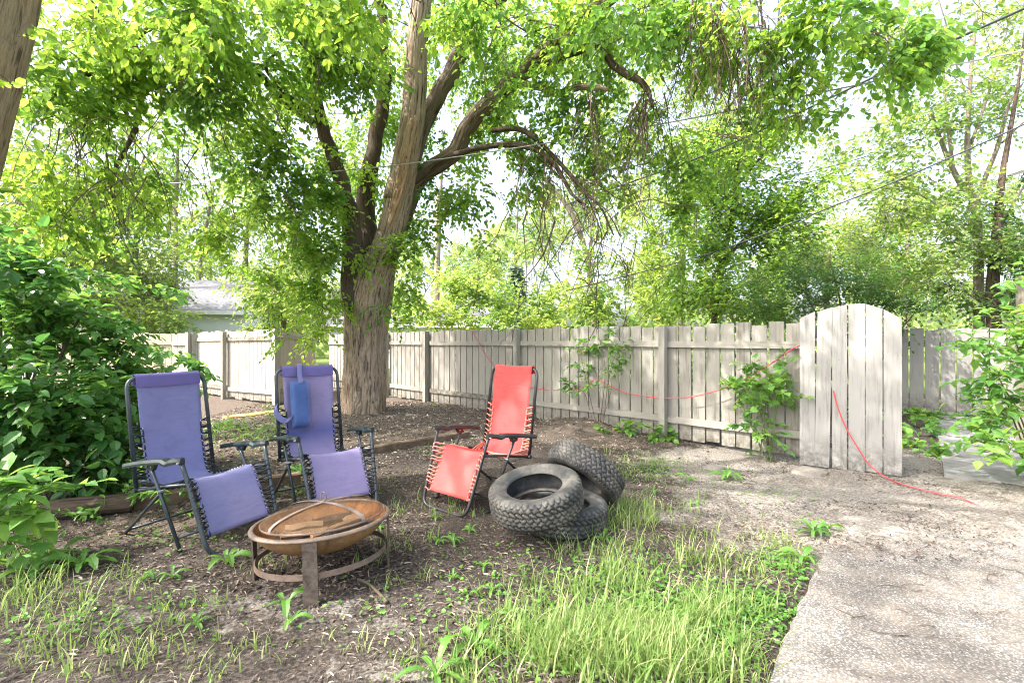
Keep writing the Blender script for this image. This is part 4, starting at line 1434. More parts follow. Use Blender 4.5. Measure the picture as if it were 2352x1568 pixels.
timber('dark garden edging timber passing behind the legs of the chair nearest the shrub', (-3.05, 3.86, 0), (-2.05, 4.62, 0))
timber('long weathered edging timber running from the violet chairs towards the red chair', (-1.95, 5.55, 0), (-.62, 6.75, 0), .085)
mb = MB()
mb.tube(smooth_path([[-3.62, 3.60, .06], [-3.40, 3.67, .07], [-3.15, 3.77, .065], [-3.02, 3.83, .06]], 8), .075, 22, disp=bark_disp(.12, 4, 5.0))
tag(mb.build('log', M['bark_dark'], smooth=True), 'short rounded dark log lying by the maple seedling at the foot of the dark shrub', 'log')
timber('flat ochre board lying on the mulch between the violet chairs and the plank fence', (-5.05, 8.35, 0), (-4.25, 8.95, 0), .035, .22, 'loose_board', 'yellow_board')
bm_ = []
for k_, (u, v, s, lb) in enumerate(((1640, 1075, .11, 'flat grey stone half sunk in the soil left of the gate'), (1205, 1022, .07, 'pale stone on the mulch behind the red chair'), (940, 968, .06, 'small pale stone at the right foot of the big trunk'),
                                (1860, 1085, .16, 'broken grey concrete chunk at the left foot of the gate'), (1265, 970, .05, 'pebble lying on the mulch mound by the fence'))):
    p = gpos(u, v)
    mb = MB()
    nU, nV = 14, 9
    V = []
    for a in range(nV):
        for b in range(nU):
            th, ph = math.pi * a / (nV - 1), 2 * math.pi * b / nU
            d_ = np.array([math.sin(th) * math.cos(ph), math.sin(th) * math.sin(ph), math.cos(th)])
            f = .75 + .5 * float(fbm(d_[0] * 1.6 + k_ * 7, d_[1] * 1.6, d_[2] * 1.6, 2))
            V.append(p + d_ * s * f * np.array([1.2, .8, .38]))
    mb.add(V, [[a * nU + b, a * nU + (b + 1) % nU, (a + 1) * nU + (b + 1) % nU, (a + 1) * nU + b] for a in range(nV - 1) for b in range(nU)])
    tag(mb.build('stone', M['stone']), lb, 'stone')

# ================================================================== THE BIG TREE
tree = thing('large_tree', 'huge old shade tree with furrowed forking trunk rising over the fence and violet chairs', 'tree', (-2.66, 8.6, 0))
mb = MB()
P, r = limb_path([(832, 985, 8.6, 128), (833, 955, 8.6, 104), (836, 920, 8.6, 94), (838, 860, 8.6, 90), (840, 780, 8.6, 89), (844, 700, 8.6, 98), (853, 645, 8.6, 95), (873, 590, 8.55, 72), (890, 545, 8.5, 63), (906, 490, 8.42, 58), (920, 430, 8.4, 54)], 22)
P[:, 2] -= .12
mb.tube(P, r, 150, disp=bark_disp(.11, 12, 0, .42))
mb.build('trunk', M['bark'], tree, smooth=True)
mb = MB()
P, r = limb_path([(912, 462, 8.41, 60), (926, 400, 8.38, 58), (938, 330, 8.3, 55), (948, 270, 8.25, 52), (954, 190, 8.2, 50), (958, 110, 8.1, 46), (966, 20, 8.0, 44), (978, -120, 7.9, 38), (960, -300, 7.8, 28), (1000, -480, 7.7, 12)], 9)
mb.tube(P, r, 80, disp=bark_disp(.11, 9, 3.1))
mb.build('limb', M['bark'], tree, smooth=True)
# stretch of stripped, orange wood down the light stem
mb = MB()
P, r = limb_path([(888, 545, 8.285, 6), (908, 480, 8.20, 20), (926, 405, 8.17, 22), (940, 330, 8.11, 26), (948, 290, 8.08, 22), (952, 266, 8.08, 9)], 10)
mb.tube(P, r, 40, disp=bark_disp(.35, 6, 6.0))
mb.build('stripped_bark', M['bark_bare'], tree, smooth=True)


def limb(spec, mat='bark_dark', n=18, amp=.13, m=7):
    mb = MB()
    P, r = limb_path(spec, m)
    P = P + (vnoise(np.arange(len(P))[:, None] * .35 + spec[0][0], np.arange(3)[None] * 7.3) - .5) * r[:, None] * 1.2 * np.linspace(0, 1, len(P))[:, None]
    mb.tube(P, r, n, disp=bark_disp(amp, 4, spec[0][0] * .01))
    mb.build('limb', M[mat], tree, smooth=True)
    return P


limbs = []
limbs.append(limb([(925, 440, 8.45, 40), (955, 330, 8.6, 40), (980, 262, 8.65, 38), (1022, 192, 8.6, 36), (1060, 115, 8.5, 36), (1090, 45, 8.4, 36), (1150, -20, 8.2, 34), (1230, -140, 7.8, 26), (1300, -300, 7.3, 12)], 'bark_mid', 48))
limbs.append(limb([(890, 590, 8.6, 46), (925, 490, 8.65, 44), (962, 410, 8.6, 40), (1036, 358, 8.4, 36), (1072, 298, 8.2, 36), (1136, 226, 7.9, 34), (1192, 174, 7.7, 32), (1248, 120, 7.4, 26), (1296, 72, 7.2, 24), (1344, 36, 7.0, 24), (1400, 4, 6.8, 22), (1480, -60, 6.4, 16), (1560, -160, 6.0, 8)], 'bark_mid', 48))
limbs.append(limb([(1180, 192, 7.75, 20), (1240, 200, 7.5, 17), (1280, 216, 7.3, 16), (1328, 200, 7.1, 14), (1366, 201, 7.0, 13), (1398, 205, 6.9, 9)], 'bark', 14))
limbs.append(limb([(1200, 178, 7.7, 18), (1226, 166, 7.6, 17), (1284, 136, 7.3, 17), (1340, 112, 7.1, 17), (1380, 106, 7.0, 18), (1408, 148, 6.9, 16), (1440, 172, 6.85, 16), (1472, 190, 6.8, 15), (1490, 215, 6.75, 10), (1500, 246, 6.7, 7)], 'bark_dark', 14))
limbs.append(limb([(950, 420, 8.5, 16), (1010, 372, 8.3, 14), (1060, 350, 8.1, 13), (1112, 338, 7.9, 12), (1184, 332, 7.7, 13), (1232, 344, 7.5, 12), (1262, 366, 7.4, 11), (1292, 410, 7.3, 9), (1318, 450, 7.2, 7), (1345, 470, 7.2, 4)], 'bark_dark', 12))
limbs.append(limb([(1130, 300, 7.9, 12), (1190, 296, 7.7, 12), (1232, 320, 7.5, 11), (1262, 350, 7.4, 10), (1300, 390, 7.3, 9), (1345, 440, 7.2, 7), (1382, 480, 7.1, 5), (1410, 540, 7.1, 3)], 'bark_dark', 10))
# dark stems on the left of the fork, shade put into their bark colour
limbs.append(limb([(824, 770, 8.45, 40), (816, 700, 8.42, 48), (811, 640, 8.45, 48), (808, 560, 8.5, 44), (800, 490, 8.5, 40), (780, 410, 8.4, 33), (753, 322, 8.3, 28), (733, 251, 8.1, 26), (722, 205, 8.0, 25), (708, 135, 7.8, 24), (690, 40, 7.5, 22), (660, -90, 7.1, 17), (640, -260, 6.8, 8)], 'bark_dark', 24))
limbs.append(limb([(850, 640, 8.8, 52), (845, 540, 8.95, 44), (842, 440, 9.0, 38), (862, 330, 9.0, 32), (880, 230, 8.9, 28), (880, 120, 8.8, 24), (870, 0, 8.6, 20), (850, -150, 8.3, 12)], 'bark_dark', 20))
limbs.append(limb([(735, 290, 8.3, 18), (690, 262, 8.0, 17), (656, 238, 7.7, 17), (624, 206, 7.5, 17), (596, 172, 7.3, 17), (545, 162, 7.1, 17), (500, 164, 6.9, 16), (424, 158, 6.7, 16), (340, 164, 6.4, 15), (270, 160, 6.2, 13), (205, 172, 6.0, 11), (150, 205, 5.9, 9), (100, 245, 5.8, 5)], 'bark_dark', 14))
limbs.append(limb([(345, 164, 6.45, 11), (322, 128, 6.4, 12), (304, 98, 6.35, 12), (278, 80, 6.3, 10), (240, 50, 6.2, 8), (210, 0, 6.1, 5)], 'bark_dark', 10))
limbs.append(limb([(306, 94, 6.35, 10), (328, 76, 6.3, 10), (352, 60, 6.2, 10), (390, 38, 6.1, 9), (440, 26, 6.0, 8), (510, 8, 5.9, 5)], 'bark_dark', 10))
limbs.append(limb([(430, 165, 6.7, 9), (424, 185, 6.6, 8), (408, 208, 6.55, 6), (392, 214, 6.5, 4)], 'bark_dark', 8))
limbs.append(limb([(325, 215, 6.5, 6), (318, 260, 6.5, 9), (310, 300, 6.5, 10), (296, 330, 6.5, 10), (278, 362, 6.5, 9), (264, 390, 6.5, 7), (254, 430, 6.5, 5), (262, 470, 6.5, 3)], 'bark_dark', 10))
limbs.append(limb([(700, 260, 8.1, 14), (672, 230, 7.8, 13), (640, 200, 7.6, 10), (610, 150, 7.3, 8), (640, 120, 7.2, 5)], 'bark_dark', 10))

# bare hanging twigs
def strands(mb, starts, dirs, length, r0, grav=0.5, K=9, sub=3, wig=.14):
    S = len(starts)
    L = length * rng.uniform(.5, 1.25, S)
    P = np.zeros((S, K, 3))
    P[:, 0] = starts
    d = nrm(np.asarray(dirs, float))
    for k in range(1, K):
        d = nrm(d + rng.normal(0, wig, (S, 3)) + np.array([0, 0, -grav / K * 2]))
        P[:, k] = P[:, k - 1] + d * (L / (K - 1))[:, None]
    rr = r0 * rng.uniform(.6, 1.3, S)[:, None] * np.linspace(1, .25, K)[None]
    mb.tubes(P, rr, 4)
    if sub:
        idx = np.repeat(np.arange(S), sub)
        k = rng.integers(1, K - 1, len(idx))
        strands(mb, P[idx, k], nrm(P[idx, k + 1] - P[idx, k]) + rng.normal(0, .7, (len(idx), 3)) + [0, 0, -.2], length * .42, r0 * .55, grav, 6, 1 if sub > 2 else 0, wig)
    return P


def scat(u, v, Y, su, sv, sy, n):
    return np.array([at(u + rng.normal(0, su), v + rng.normal(0, sv), Y + rng.normal(0, sy)) for _ in range(n)])


mb = MB()
strands(mb, scat(1670, 20, 6.3, 55, 30, .3, 40), rng.normal(0, .25, (40, 3)) + [0, 0, -1], 1.7, .0085)
strands(mb, scat(1740, 110, 6.3, 40, 50, .3, 26), rng.normal(0, .25, (26, 3)) + [0, 0, -1], 1.3, .007)
strands(mb, scat(1840, 40, 6.0, 110, 40, .3, 34), rng.normal(0, .5, (34, 3)) + [.5, 0, -.5], 1.2, .007)
strands(mb, scat(1480, 225, 6.8, 18, 14, .15, 22), rng.normal(0, .4, (22, 3)) + [0, 0, -1], 1.6, .0085, .5, 9, 3, .2)
strands(mb, scat(1350, 215, 7.0, 30, 10, .15, 14), rng.normal(0, .3, (14, 3)) + [0, 0, -1], 1.7, .008)
strands(mb, scat(1330, 440, 7.2, 75, 60, .3, 26), rng.normal(0, .75, (26, 3)) + [.15, 0, -.7], 1.7, .0105, .5, 9, 3, .24)
strands(mb, scat(1240, 350, 7.5, 40, 10, .2, 12), rng.normal(0, .6, (12, 3)) + [0, 0, -.8], 1.6, .010, .5, 9, 3, .22)
strands(mb, scat(1420, 560, 7.0, 50, 50, .2, 20), rng.normal(0, .6, (20, 3)) + [.2, 0, -.5], 1.1, .009)
strands(mb, scat(1060, 420, 8.0, 50, 30, .3, 10), rng.normal(0, .4, (10, 3)) + [.4, 0, -.6], 1.1, .006)
mb.build('hanging_twigs', M['twig_pale'], tree)
mb = MB()
for (u, v, Y, s, n_, L_) in ((264, 400, 6.5, 30, 18, 1.1), (220, 260, 6.0, 60, 20, 1.0), (450, 200, 6.8, 80, 18, 1.0), (250, 340, 6.2, 50, 12, 1.0), (540, 450, 7.8, 40, 12, .8), (430, 330, 6.8, 40, 8, .8)):
    strands(mb, scat(u, v, Y, s, 25, .25, n_), rng.normal(0, .4, (n_, 3)) + [0, 0, -.8], L_, .008)
for (u, v, Y, s, n_, L_) in ((850, 60, 7.6, 120, 20, 1.4), (520, 90, 6.6, 150, 20, 1.3), (1240, 60, 7.2, 120, 20, 1.4), (1560, 60, 6.6, 120, 20, 1.3), (640, 350, 7.8, 60, 14, 1.0)):
    strands(mb, scat(u, v, Y, s, 50, .4, n_), rng.normal(0, .8, (n_, 3)), L_, .011, .2)
mb.build('branchlets', M['twig'], tree)

# foliage: rows (u, v, Y, radius (x, y, z) in metres, sprays)
crown, tw = MB(), MB()
FOL = [
    # upper left canopy
    (150, 60, 5.6, (.9, .8, .55), 210), (330, 30, 5.8, (1.0, .8, .5), 240), (520, 40, 6.2, (1.1, .9, .6), 300), (700, 40, 6.9, (1.1, .9, .7), 330), (800, 70, 7.4, (.7, .9, .8), 200),
    (200, 160, 5.8, (.8, .6, .45), 150), (420, 110, 6.2, (1.0, .7, .5), 210), (560, 200, 6.8, (.8, .7, .45), 190), (640, 120, 6.9, (.9, .7, .6), 230), (780, 170, 7.6, (.8, .7, .6), 190),
    (120, 300, 5.8, (.55, .5, .55), 100), (220, 300, 6.2, (.7, .5, .6), 125), (110, 430, 6.2, (.6, .5, .7), 120), (340, 290, 6.6, (.7, .5, .55), 120), (470, 270, 7.0, (.8, .5, .55), 130), (560, 320, 7.4, (.7, .5, .5), 120),
    (420, 380, 7.2, (.7, .5, .5), 75), (250, 470, 6.8, (.7, .4, .6), 90), (60, 520, 6.3, (.55, .4, .6), 95), (180, 570, 7.0, (.6, .4, .5), 70), (240, 600, 7.2, (.3, .3, .4), 34), (330, 420, 6.9, (.5, .4, .6), 60),
    # clump left of the fork and epicormic shoots around the trunk
    (600, 400, 7.5, (.8, .6, .55), 200), (690, 380, 7.7, (.7, .6, .6), 210), (560, 500, 7.7, (.6, .5, .5), 110), (660, 500, 7.8, (.7, .5, .55), 180), (720, 480, 8.0, (.5, .4, .6), 95),
    (700, 600, 7.9, (.55, .4, .5), 110), (750, 610, 7.9, (.45, .3, .5), 70), (650, 690, 7.8, (.4, .3, .4), 40), (740, 690, 8.0, (.4, .3, .4), 56), (720, 770, 7.9, (.3, .25, .28), 26), (680, 775, 7.7, (.25, .2, .12), 14),
    (800, 540, 8.0, (.35, .25, .5), 30), (900, 590, 8.0, (.35, .25, .4), 40), (950, 560, 8.3, (.5, .4, .5), 70), (880, 690, 8.1, (.3, .2, .25), 12), (940, 640, 8.4, (.3, .3, .4), 34), (560, 600, 7.8, (.45, .4, .5), 48),
    # between and over the limbs
    (850, 230, 9.3, (.7, .5, .7), 150), (820, 340, 8.5, (.6, .5, .6), 120), (870, 420, 8.9, (.6, .5, .5), 90), (1010, 100, 9.4, (.7, .6, .8), 150), (1010, 330, 9.2, (.5, .4, .5), 80), (1050, 420, 8.4, (.7, .5, .5), 150),
    (1120, 100, 8.3, (.8, .7, .8), 190), (1200, 60, 7.4, (1.0, .8, .7), 230), (1130, 200, 8.2, (.7, .6, .6), 130), (1230, 250, 7.7, (.7, .6, .5), 110), (1330, 150, 7.3, (.8, .6, .6), 150), (1180, 400, 8.2, (.7, .5, .45), 110),
    (1060, 530, 8.6, (.5, .4, .45), 45), (1130, 330, 8.2, (.5, .4, .4), 70), (1350, 40, 6.9, (.9, .8, .6), 190), (1480, 70, 6.7, (.9, .8, .6), 160), (1560, 150, 6.8, (.7, .6, .6), 105), (1430, 260, 7.2, (.7, .5, .6), 90),
    (1550, 300, 7.2, (.6, .5, .6), 75), (1300, 330, 7.6, (.6, .5, .5), 75), (1580, 540, 7.4, (.28, .25, .75), 80), (1590, 430, 7.4, (.4, .3, .5), 55), (1480, 420, 7.4, (.5, .4, .5), 40), (1680, 300, 6.9, (.6, .5, .6), 60), (1640, 60, 6.4, (.7, .6, .5), 60),
    (380, -10, 4.6, (.7, .5, .28), 70), (640, -15, 4.7, (.7, .5, .30), 80), (790, 10, 5.0, (.4, .5, .35), 44), (480, 60, 4.8, (.35, .3, .2), 26), (1130, 0, 5.0, (.6, .5, .3), 50), (1420, 0, 5.0, (.6, .5, .3), 46),
    # right part of the canopy
    (1800, 30, 5.8, (.8, .6, .4), 95), (1950, 30, 5.6, (.8, .6, .4), 120), (2080, 40, 5.6, (.6, .5, .35), 90), (1880, 120, 5.9, (.6, .5, .45), 66), (2010, 130, 5.8, (.5, .5, .35), 60), (1960, 220, 6.0, (.35, .3, .35), 26),
    (1780, 180, 6.2, (.5, .4, .5), 42), (1860, 240, 6.1, (.25, .2, .25), 12),
]
for (u, v, Y, rad, n_) in FOL:
    if u < 720 and v < 420:
        n_ = int(n_ * .66)
    blob(crown, tw, at(u, v, Y), rad, n_, length=.34, nl=8, leaf=.102 if Y < 6.7 else .09, droop=.75, tr=.0028, up=-.25)
# crown above the frame, which throws the dappled shade
for c, rad, n_ in (((-5.5, 6.3, 6.6), (2.4, 1.8, 1.0), 220), ((-3.0, 7.4, 8.2), (2.6, 2.0, 1.2), 240), ((0.2, 7.6, 7.9), (2.4, 1.8, 1.2), 300), ((2.4, 6.2, 6.2), (1.8, 1.3, .8), 190), ((-1.0, 10.5, 8.2), (3.2, 1.8, 1.4), 300), ((-6.0, 9.6, 7.4), (2.5, 2.0, 1.3), 260)):
    blob(crown, tw, c, rad, n_, length=.42, nl=8, leaf=.105, droop=.6, tr=.004)
crown.build('crown', M['leaf_elm'], tree)
tw.build('twigs', M['twig'], tree)

# ================================================================== TREE AT THE LEFT EDGE (unseen crown over the camera, added and shaped to cast dappled shade)
lt = thing('leaning_tree', 'brown scaly tree trunk leaning in at the top left corner of the photo', 'tree', (-4.35, 3.5, 0))
mb = MB()
P = smooth_path(np.array([[-4.75, 3.5, -.2, .30], [-4.55, 3.5, 1.0, .25], [-4.17, 3.5, 2.3, .235], [-3.96, 3.5, 3.1, .23], [-3.77, 3.5, 3.9, .225], [-3.5, 3.4, 5.0, .20], [-3.2, 3.1, 6.2, .14], [-2.8, 2.7, 7.2, .06]]), 9)
mb.tube(P[:, :3], P[:, 3], 90, disp=bark_disp(.05, 11, 2))
mb.build('trunk', M['bark_left'], lt, smooth=True)
for spec in ([[-3.5, 3.4, 5.0, .11], [-2.4, 2.6, 5.8, .08], [-1.2, 1.9, 6.3, .05], [0, 1.4, 6.6, .02]], [[-3.6, 3.4, 4.6, .10], [-4.4, 2.4, 5.4, .07], [-5.2, 1.4, 6.0, .03]], [[-3.3, 3.2, 5.8, .09], [-4.4, 3.9, 6.6, .06], [-5.6, 4.6, 7.0, .03]], [[-3.2, 3.1, 6.2, .08], [-1.9, 3.6, 6.9, .05], [-.4, 3.6, 7.1, .02]]):
    mb = MB()
    P = smooth_path(np.array(spec), 6)
    mb.tube(P[:, :3], P[:, 3], 12, disp=bark_disp(.1, 5, spec[1][0]))
    mb.build('limb', M['bark_left'], lt, smooth=True)
crown, tw = MB(), MB()
for c, rad, n_ in (((-1.0, 1.4, 6.6), (1.9, 1.6, .8), 170), ((-3.4, 1.0, 6.3), (1.8, 1.6, .9), 260), ((-5.4, 1.8, 6.4), (1.7, 1.7, 1.0), 260), ((-5.6, 4.0, 6.6), (1.6, 1.6, 1.0), 230), ((-2.6, 3.2, 7.0), (1.8, 1.4, .8), 160), ((-.4, 3.4, 7.0), (1.5, 1.2, .7), 80), ((-2.2, -.6, 6.4), (1.8, 1.3, .8), 150), ((-7.2, .6, 6.0), (1.6, 1.5, 1.0), 150), ((-2.0, 5.0, 7.0), (1.9, 1.1, .8), 230), ((.2, 4.6, 6.9), (1.7, 1.1, .7), 170), ((-4.0, 5.4, 7.3), (1.8, 1.1, .8), 240), ((1.0, 2.6, 6.8), (1.3, 1.2, .7), 90), ((.2, .4, 6.8), (1.4, 1.3, .7), 80), ((-.8, 3.0, 6.3), (1.2, 1.0, .6), 70), ((1.8, .9, 7.0), (1.2, 1.3, .6), 50)):
    blob(crown, tw, c, rad, n_, length=.42, nl=8, leaf=.10, droop=.6, tr=.004)
for (u, v, Y, rad, n_) in ((15, 130, 3.1, (.10, .15, .22), 6), (-30, 250, 3.1, (.15, .2, .3), 10), (120, 15, 4.4, (.35, .3, .2), 40), (-20, 480, 3.4, (.14, .15, .10), 5)):
    blob(crown, tw, at(u, v, Y), rad, n_, length=.26, nl=7, leaf=.075, droop=.7, tr=.0025)
crown.build('crown', M['leaf_elm'], lt)
tw.build('twigs', M['twig'], lt)
mb = MB()
strands(mb, np.array([[-3.62, 3.27, 3.9], [-3.70, 3.28, 3.6], [-3.66, 3.26, 3.8], [-3.80, 3.27, 3.5]]), np.array([[-.2, 0, -1], [-.3, 0, -1], [.25, -.1, -1], [-.1, 0, -1.]]), 1.0, .006, .2, 10, 2, .12)
mb.build('creeper', M['twig_pale'], lt)

# ================================================================== SHRUBS
def bush(name, label, cat, base, stems, blobs, leafm, leaf, shape='oval', nl=8, length=.3, stem_r=.012, stem_m='twig', group=None, W=.62, droop=.45, up=.0, flat=.5, skip=.15, tr=.0025, spread=.9):
    base = np.array(base, float)
    root = thing(name, label, cat, base, group=group)
    for s_ in stems:
        mb = MB()
        s_ = np.array(s_, float)
        mid = base * .45 + s_ * .55 + np.array([0, 0, .12 * np.linalg.norm(s_ - base)])
        b0 = base + rng.normal(0, .06, 3) * [1, 1, 0] + [0, 0, -.05]
        P = smooth_path([b0, mid + rng.normal(0, .04, 3), s_], 7)
        mb.tube(P, stem_r * np.linspace(1, .35, len(P)), 6)
        mb.build('stem', M[stem_m], root, smooth=True)
    fo, mb = MB(), MB()
    for c, rad, n_ in blobs:
        blob(fo, mb, c, rad, n_, length=length, nl=nl, leaf=leaf, shape=shape, W=W, droop=droop, up=up, flat=flat, skip=skip, tr=tr, spread=spread)
    mb.build('twigs', M[stem_m], root, smooth=True)
    fo.build('foliage', M[leafm], root)
    return root


SB = [(at(40, 690, 4.3), (.42, .4, .28), 80), (at(40, 830, 4.2), (.6, .6, .34), 140), (at(80, 960, 4.0), (.7, .6, .36), 170), (at(185, 890, 4.5), (.5, .5, .28), 120), (at(230, 980, 4.3), (.5, .5, .3), 130), (at(280, 930, 4.8), (.42, .4, .2), 70),
      (at(130, 1040, 4.0), (.5, .4, .22), 70), (at(265, 1050, 4.2), (.3, .3, .2), 40), (at(-60, 900, 3.8), (.6, .6, .6), 150), (at(-40, 640, 4.2), (.5, .5, .35), 70), (at(330, 880, 5.1), (.3, .3, .10), 26), (at(120, 770, 4.4), (.35, .3, .16), 40)]
sh = bush('shrub', 'big dark green leafy shrub filling the left edge beside the violet chair', 'shrub', (-4.5, 4.4, 0), [at(60, 640, 4.3), at(200, 700, 4.5), at(300, 840, 4.8), at(100, 800, 4.0), at(20, 900, 3.9), at(230, 900, 4.4), at(330, 900, 5.0), at(0, 700, 4.2)], SB,
          'leaf_dark', .108, 'oval_hi', nl=9, length=.36, stem_r=.02, droop=.5, up=.05, flat=.7)
fo = MB()
for pts_ in ([(-20, 700, 4.2), (60, 655, 4.2), (150, 632, 4.2), (230, 632, 4.2), (310, 650, 4.2), (400, 668, 4.2)], [(150, 850, 4.6), (250, 800, 4.7), (340, 800, 4.8), (400, 815, 4.8), (452, 838, 4.8)], [(60, 760, 4.3), (140, 720, 4.3), (220, 722, 4.3), (290, 750, 4.3), (340, 790, 4.3)], [(0, 620, 4.3), (40, 600, 4.3), (90, 610, 4.3), (120, 640, 4.2)]):
    P = smooth_path(np.array([at(*p) for p in pts_]), 6)
    mb = MB()
    mb.tube(P, np.linspace(.009, .003, len(P)), 6)
    mb.build('branch', M['twig'], sh)
    tg = nrm(np.gradient(P, axis=0))
    sel = rng.integers(2, len(P), 34)
    sprays(fo, mb, P[sel] + rng.normal(0, .02, (34, 3)), tg[sel] * .8 + rng.normal(0, .4, (34, 3)) * [1, 1, .3] + [0, 0, .02], .24, 6, .085, shape='oval_hi', droop=.35, flat=.8)
fo.build('branch_leaves', M['leaf_dark'], sh)

bush('maple_seedling', 'light green lobed maple seedling at the lower left, in front of the dark shrub', 'sapling', (-3.15, 2.95, 0), [at(20, 1095, 2.8), at(70, 1130, 2.8), at(30, 1180, 2.75), at(120, 1120, 2.85), at(-40, 1130, 2.8)],
     [(at(-10, 1115, 2.8), (.13, .13, .05), 9), (at(50, 1140, 2.8), (.12, .12, .04), 8), (at(10, 1190, 2.75), (.13, .12, .04), 8), (at(105, 1128, 2.85), (.06, .06, .02), 4), (at(-70, 1150, 2.7), (.16, .2, .1), 10), (at(0, 1235, 2.75), (.10, .08, .03), 4)],
     'leaf_maple', .12, 'toothed', nl=5, length=.16, stem_r=.006, stem_m='stem', W=1.0, droop=.25, flat=.9)
bush('maple_shrub', 'light green maple shrub with toothed leaves at the right edge beyond the gate', 'shrub', (5.25, 4.75, 0), [at(2230, 780, 5.0), at(2270, 870, 4.8), at(2300, 720, 5.0), at(2330, 800, 4.8), at(2260, 1000, 4.4), at(2360, 950, 4.5), at(2300, 880, 4.7)],
     [(at(2290, 770, 5.0), (.28, .25, .10), 26), (at(2215, 790, 5.0), (.16, .14, .05), 9), (at(2345, 735, 5.1), (.25, .25, .14), 26), (at(2330, 850, 4.8), (.26, .26, .16), 34), (at(2270, 880, 4.9), (.18, .16, .08), 13), (at(2360, 950, 4.5), (.3, .3, .2), 48), (at(2300, 970, 4.6), (.16, .15, .10), 16), (at(2310, 1045, 4.4), (.18, .2, .09), 24), (at(2375, 1050, 4.3), (.26, .26, .14), 34), (at(2330, 650, 5.1), (.16, .16, .08), 8)],
     'leaf_maple', .12, 'toothed', nl=6, length=.26, stem_r=.009, stem_m='stem', W=.85, droop=.3, flat=.9)
bp = on_fence(1765, 1000, .25)
bush('maple_sapling', 'maple sapling growing in front of the fence just left of the gate', 'sapling', (bp[0], bp[1], 0), [on_fence(u, v, .22) for u, v in ((1760, 830), (1715, 880), (1800, 850), (1750, 930), (1730, 980), (1820, 860), (1690, 900))],
     [(on_fence(u, v, .22), (rx, .12, rz), n_) for u, v, rx, rz, n_ in ((1765, 845, .17, .06, 14), (1735, 885, .22, .08, 22), (1690, 890, .12, .06, 10), (1800, 870, .14, .08, 16), (1760, 925, .18, .06, 14), (1740, 975, .18, .06, 14), (1715, 900, .14, .06, 8), (1770, 995, .12, .04, 6), (1790, 905, .1, .04, 6))],
     'leaf_maple', .088, 'lobed', nl=5, length=.17, stem_r=.006, stem_m='stem', W=.8, droop=.25, flat=.8)
bp = on_fence(1378, 905, .15)
bush('maple_sapling', 'thin leafy sapling standing against the board fence behind the tires', 'sapling', (bp[0], bp[1], 0), [on_fence(u, v, .15) for u, v in ((1375, 770), (1330, 800), (1420, 800), (1400, 860), (1320, 880), (1360, 830))],
     [(on_fence(u, v, .15), (rx, .12, rz), n_) for u, v, rx, rz, n_ in ((1330, 800, .2, .08, 15), (1370, 780, .22, .06, 12), (1410, 790, .2, .07, 14), (1425, 850, .14, .12, 13), (1340, 835, .13, .09, 9), (1325, 882, .17, .05, 10), (1370, 885, .12, .05, 7), (1385, 765, .15, .05, 7))],
     'leaf_maple', .085, 'toothed', nl=6, length=.17, stem_r=.006, W=.8, droop=.3, flat=.8)
bush('leafy_plant', 'low clump of broad green leaves at the fence foot left of its near post', 'plant', (1.55, 6.75, .02), [], [((1.5, 6.78, .12), (.22, .16, .1), 22), ((1.85, 6.55, .12), (.25, .16, .1), 24), ((2.0, 6.45, .08), (.16, .14, .06), 10)], 'leaf_maple', .12, 'oval_hi', nl=4, length=.12, W=.7, stem_m='stem')
bush('leafy_plant', 'low green groundcover plants at the foot of the fence, beyond the gate opening', 'plant', (6.6, 7.6, 0), [], [((6.4, 8.0, .12), (.5, .5, .12), 60), ((6.0, 7.2, .10), (.35, .5, .08), 40), ((7.2, 8.2, .1), (.5, .35, .1), 50), ((8.0, 7.9, .1), (.5, .2, .1), 40), ((5.1, 6.1, .05), (.22, .45, .06), 34)], 'leaf_maple', .10, 'oval', nl=4, length=.14, W=.7, stem_m='stem')
bush('leafy_plant', 'tuft of toothed green weeds behind the rear foot of the chair nearest the shrub', 'plant', (-3.1, 3.5, 0), [], [((-3.0, 3.6, .14), (.18, .14, .12), 15), ((-2.75, 3.75, .18), (.16, .12, .12), 9), ((-3.25, 3.4, .08), (.14, .14, .07), 7)], 'weed', .085, 'toothed', nl=5, length=.18, W=.6, stem_m='stem')
bush('leafy_plant', 'yellow-green weed clump on the mulch between the two violet chairs, behind', 'plant', (-3.9, 6.9, 0), [], [((-3.9, 6.9, .12), (.5, .5, .12), 70), ((-3.3, 6.4, .1), (.4, .4, .1), 44), ((-4.0, 7.6, .16), (.3, .3, .16), 30), ((-2.9, 5.9, .08), (.3, .35, .08), 24)], 'weed', .06, 'toothed', nl=6, length=.2, W=.4, stem_m='stem')

# ================================================================== TREES AND BUSHES BEYOND THE FENCE
def bg_tree(name, label, cat, base, stems, blobs, leafm, leaf, barkm='bark_dark', length=.6, nl=7, tr=.006, W=.62, group=None, droop=.4, skip=.1, trunkname='trunk'):
    root = thing(name, label, cat, (base[0], base[1], 0), group=group)
    tw = MB()
    for k_, spec in enumerate(stems):
        mb = MB()
        P, r = limb_path(spec, 6)
        mb.tube(P, r, 12, disp=bark_disp(.06, 4, k_ * 2.0))
        mb.build(trunkname if k_ == 0 else 'limb', M[barkm], root, smooth=True)
    fo = MB()
    for c, rad, n_ in blobs:
        blob(fo, tw, c, rad, n_, length=length, nl=nl, leaf=leaf, W=W, droop=droop, tr=tr, skip=skip)
    fo.build('crown', M[leafm], root)
    tw.build('twigs', M[barkm], root)
    return root


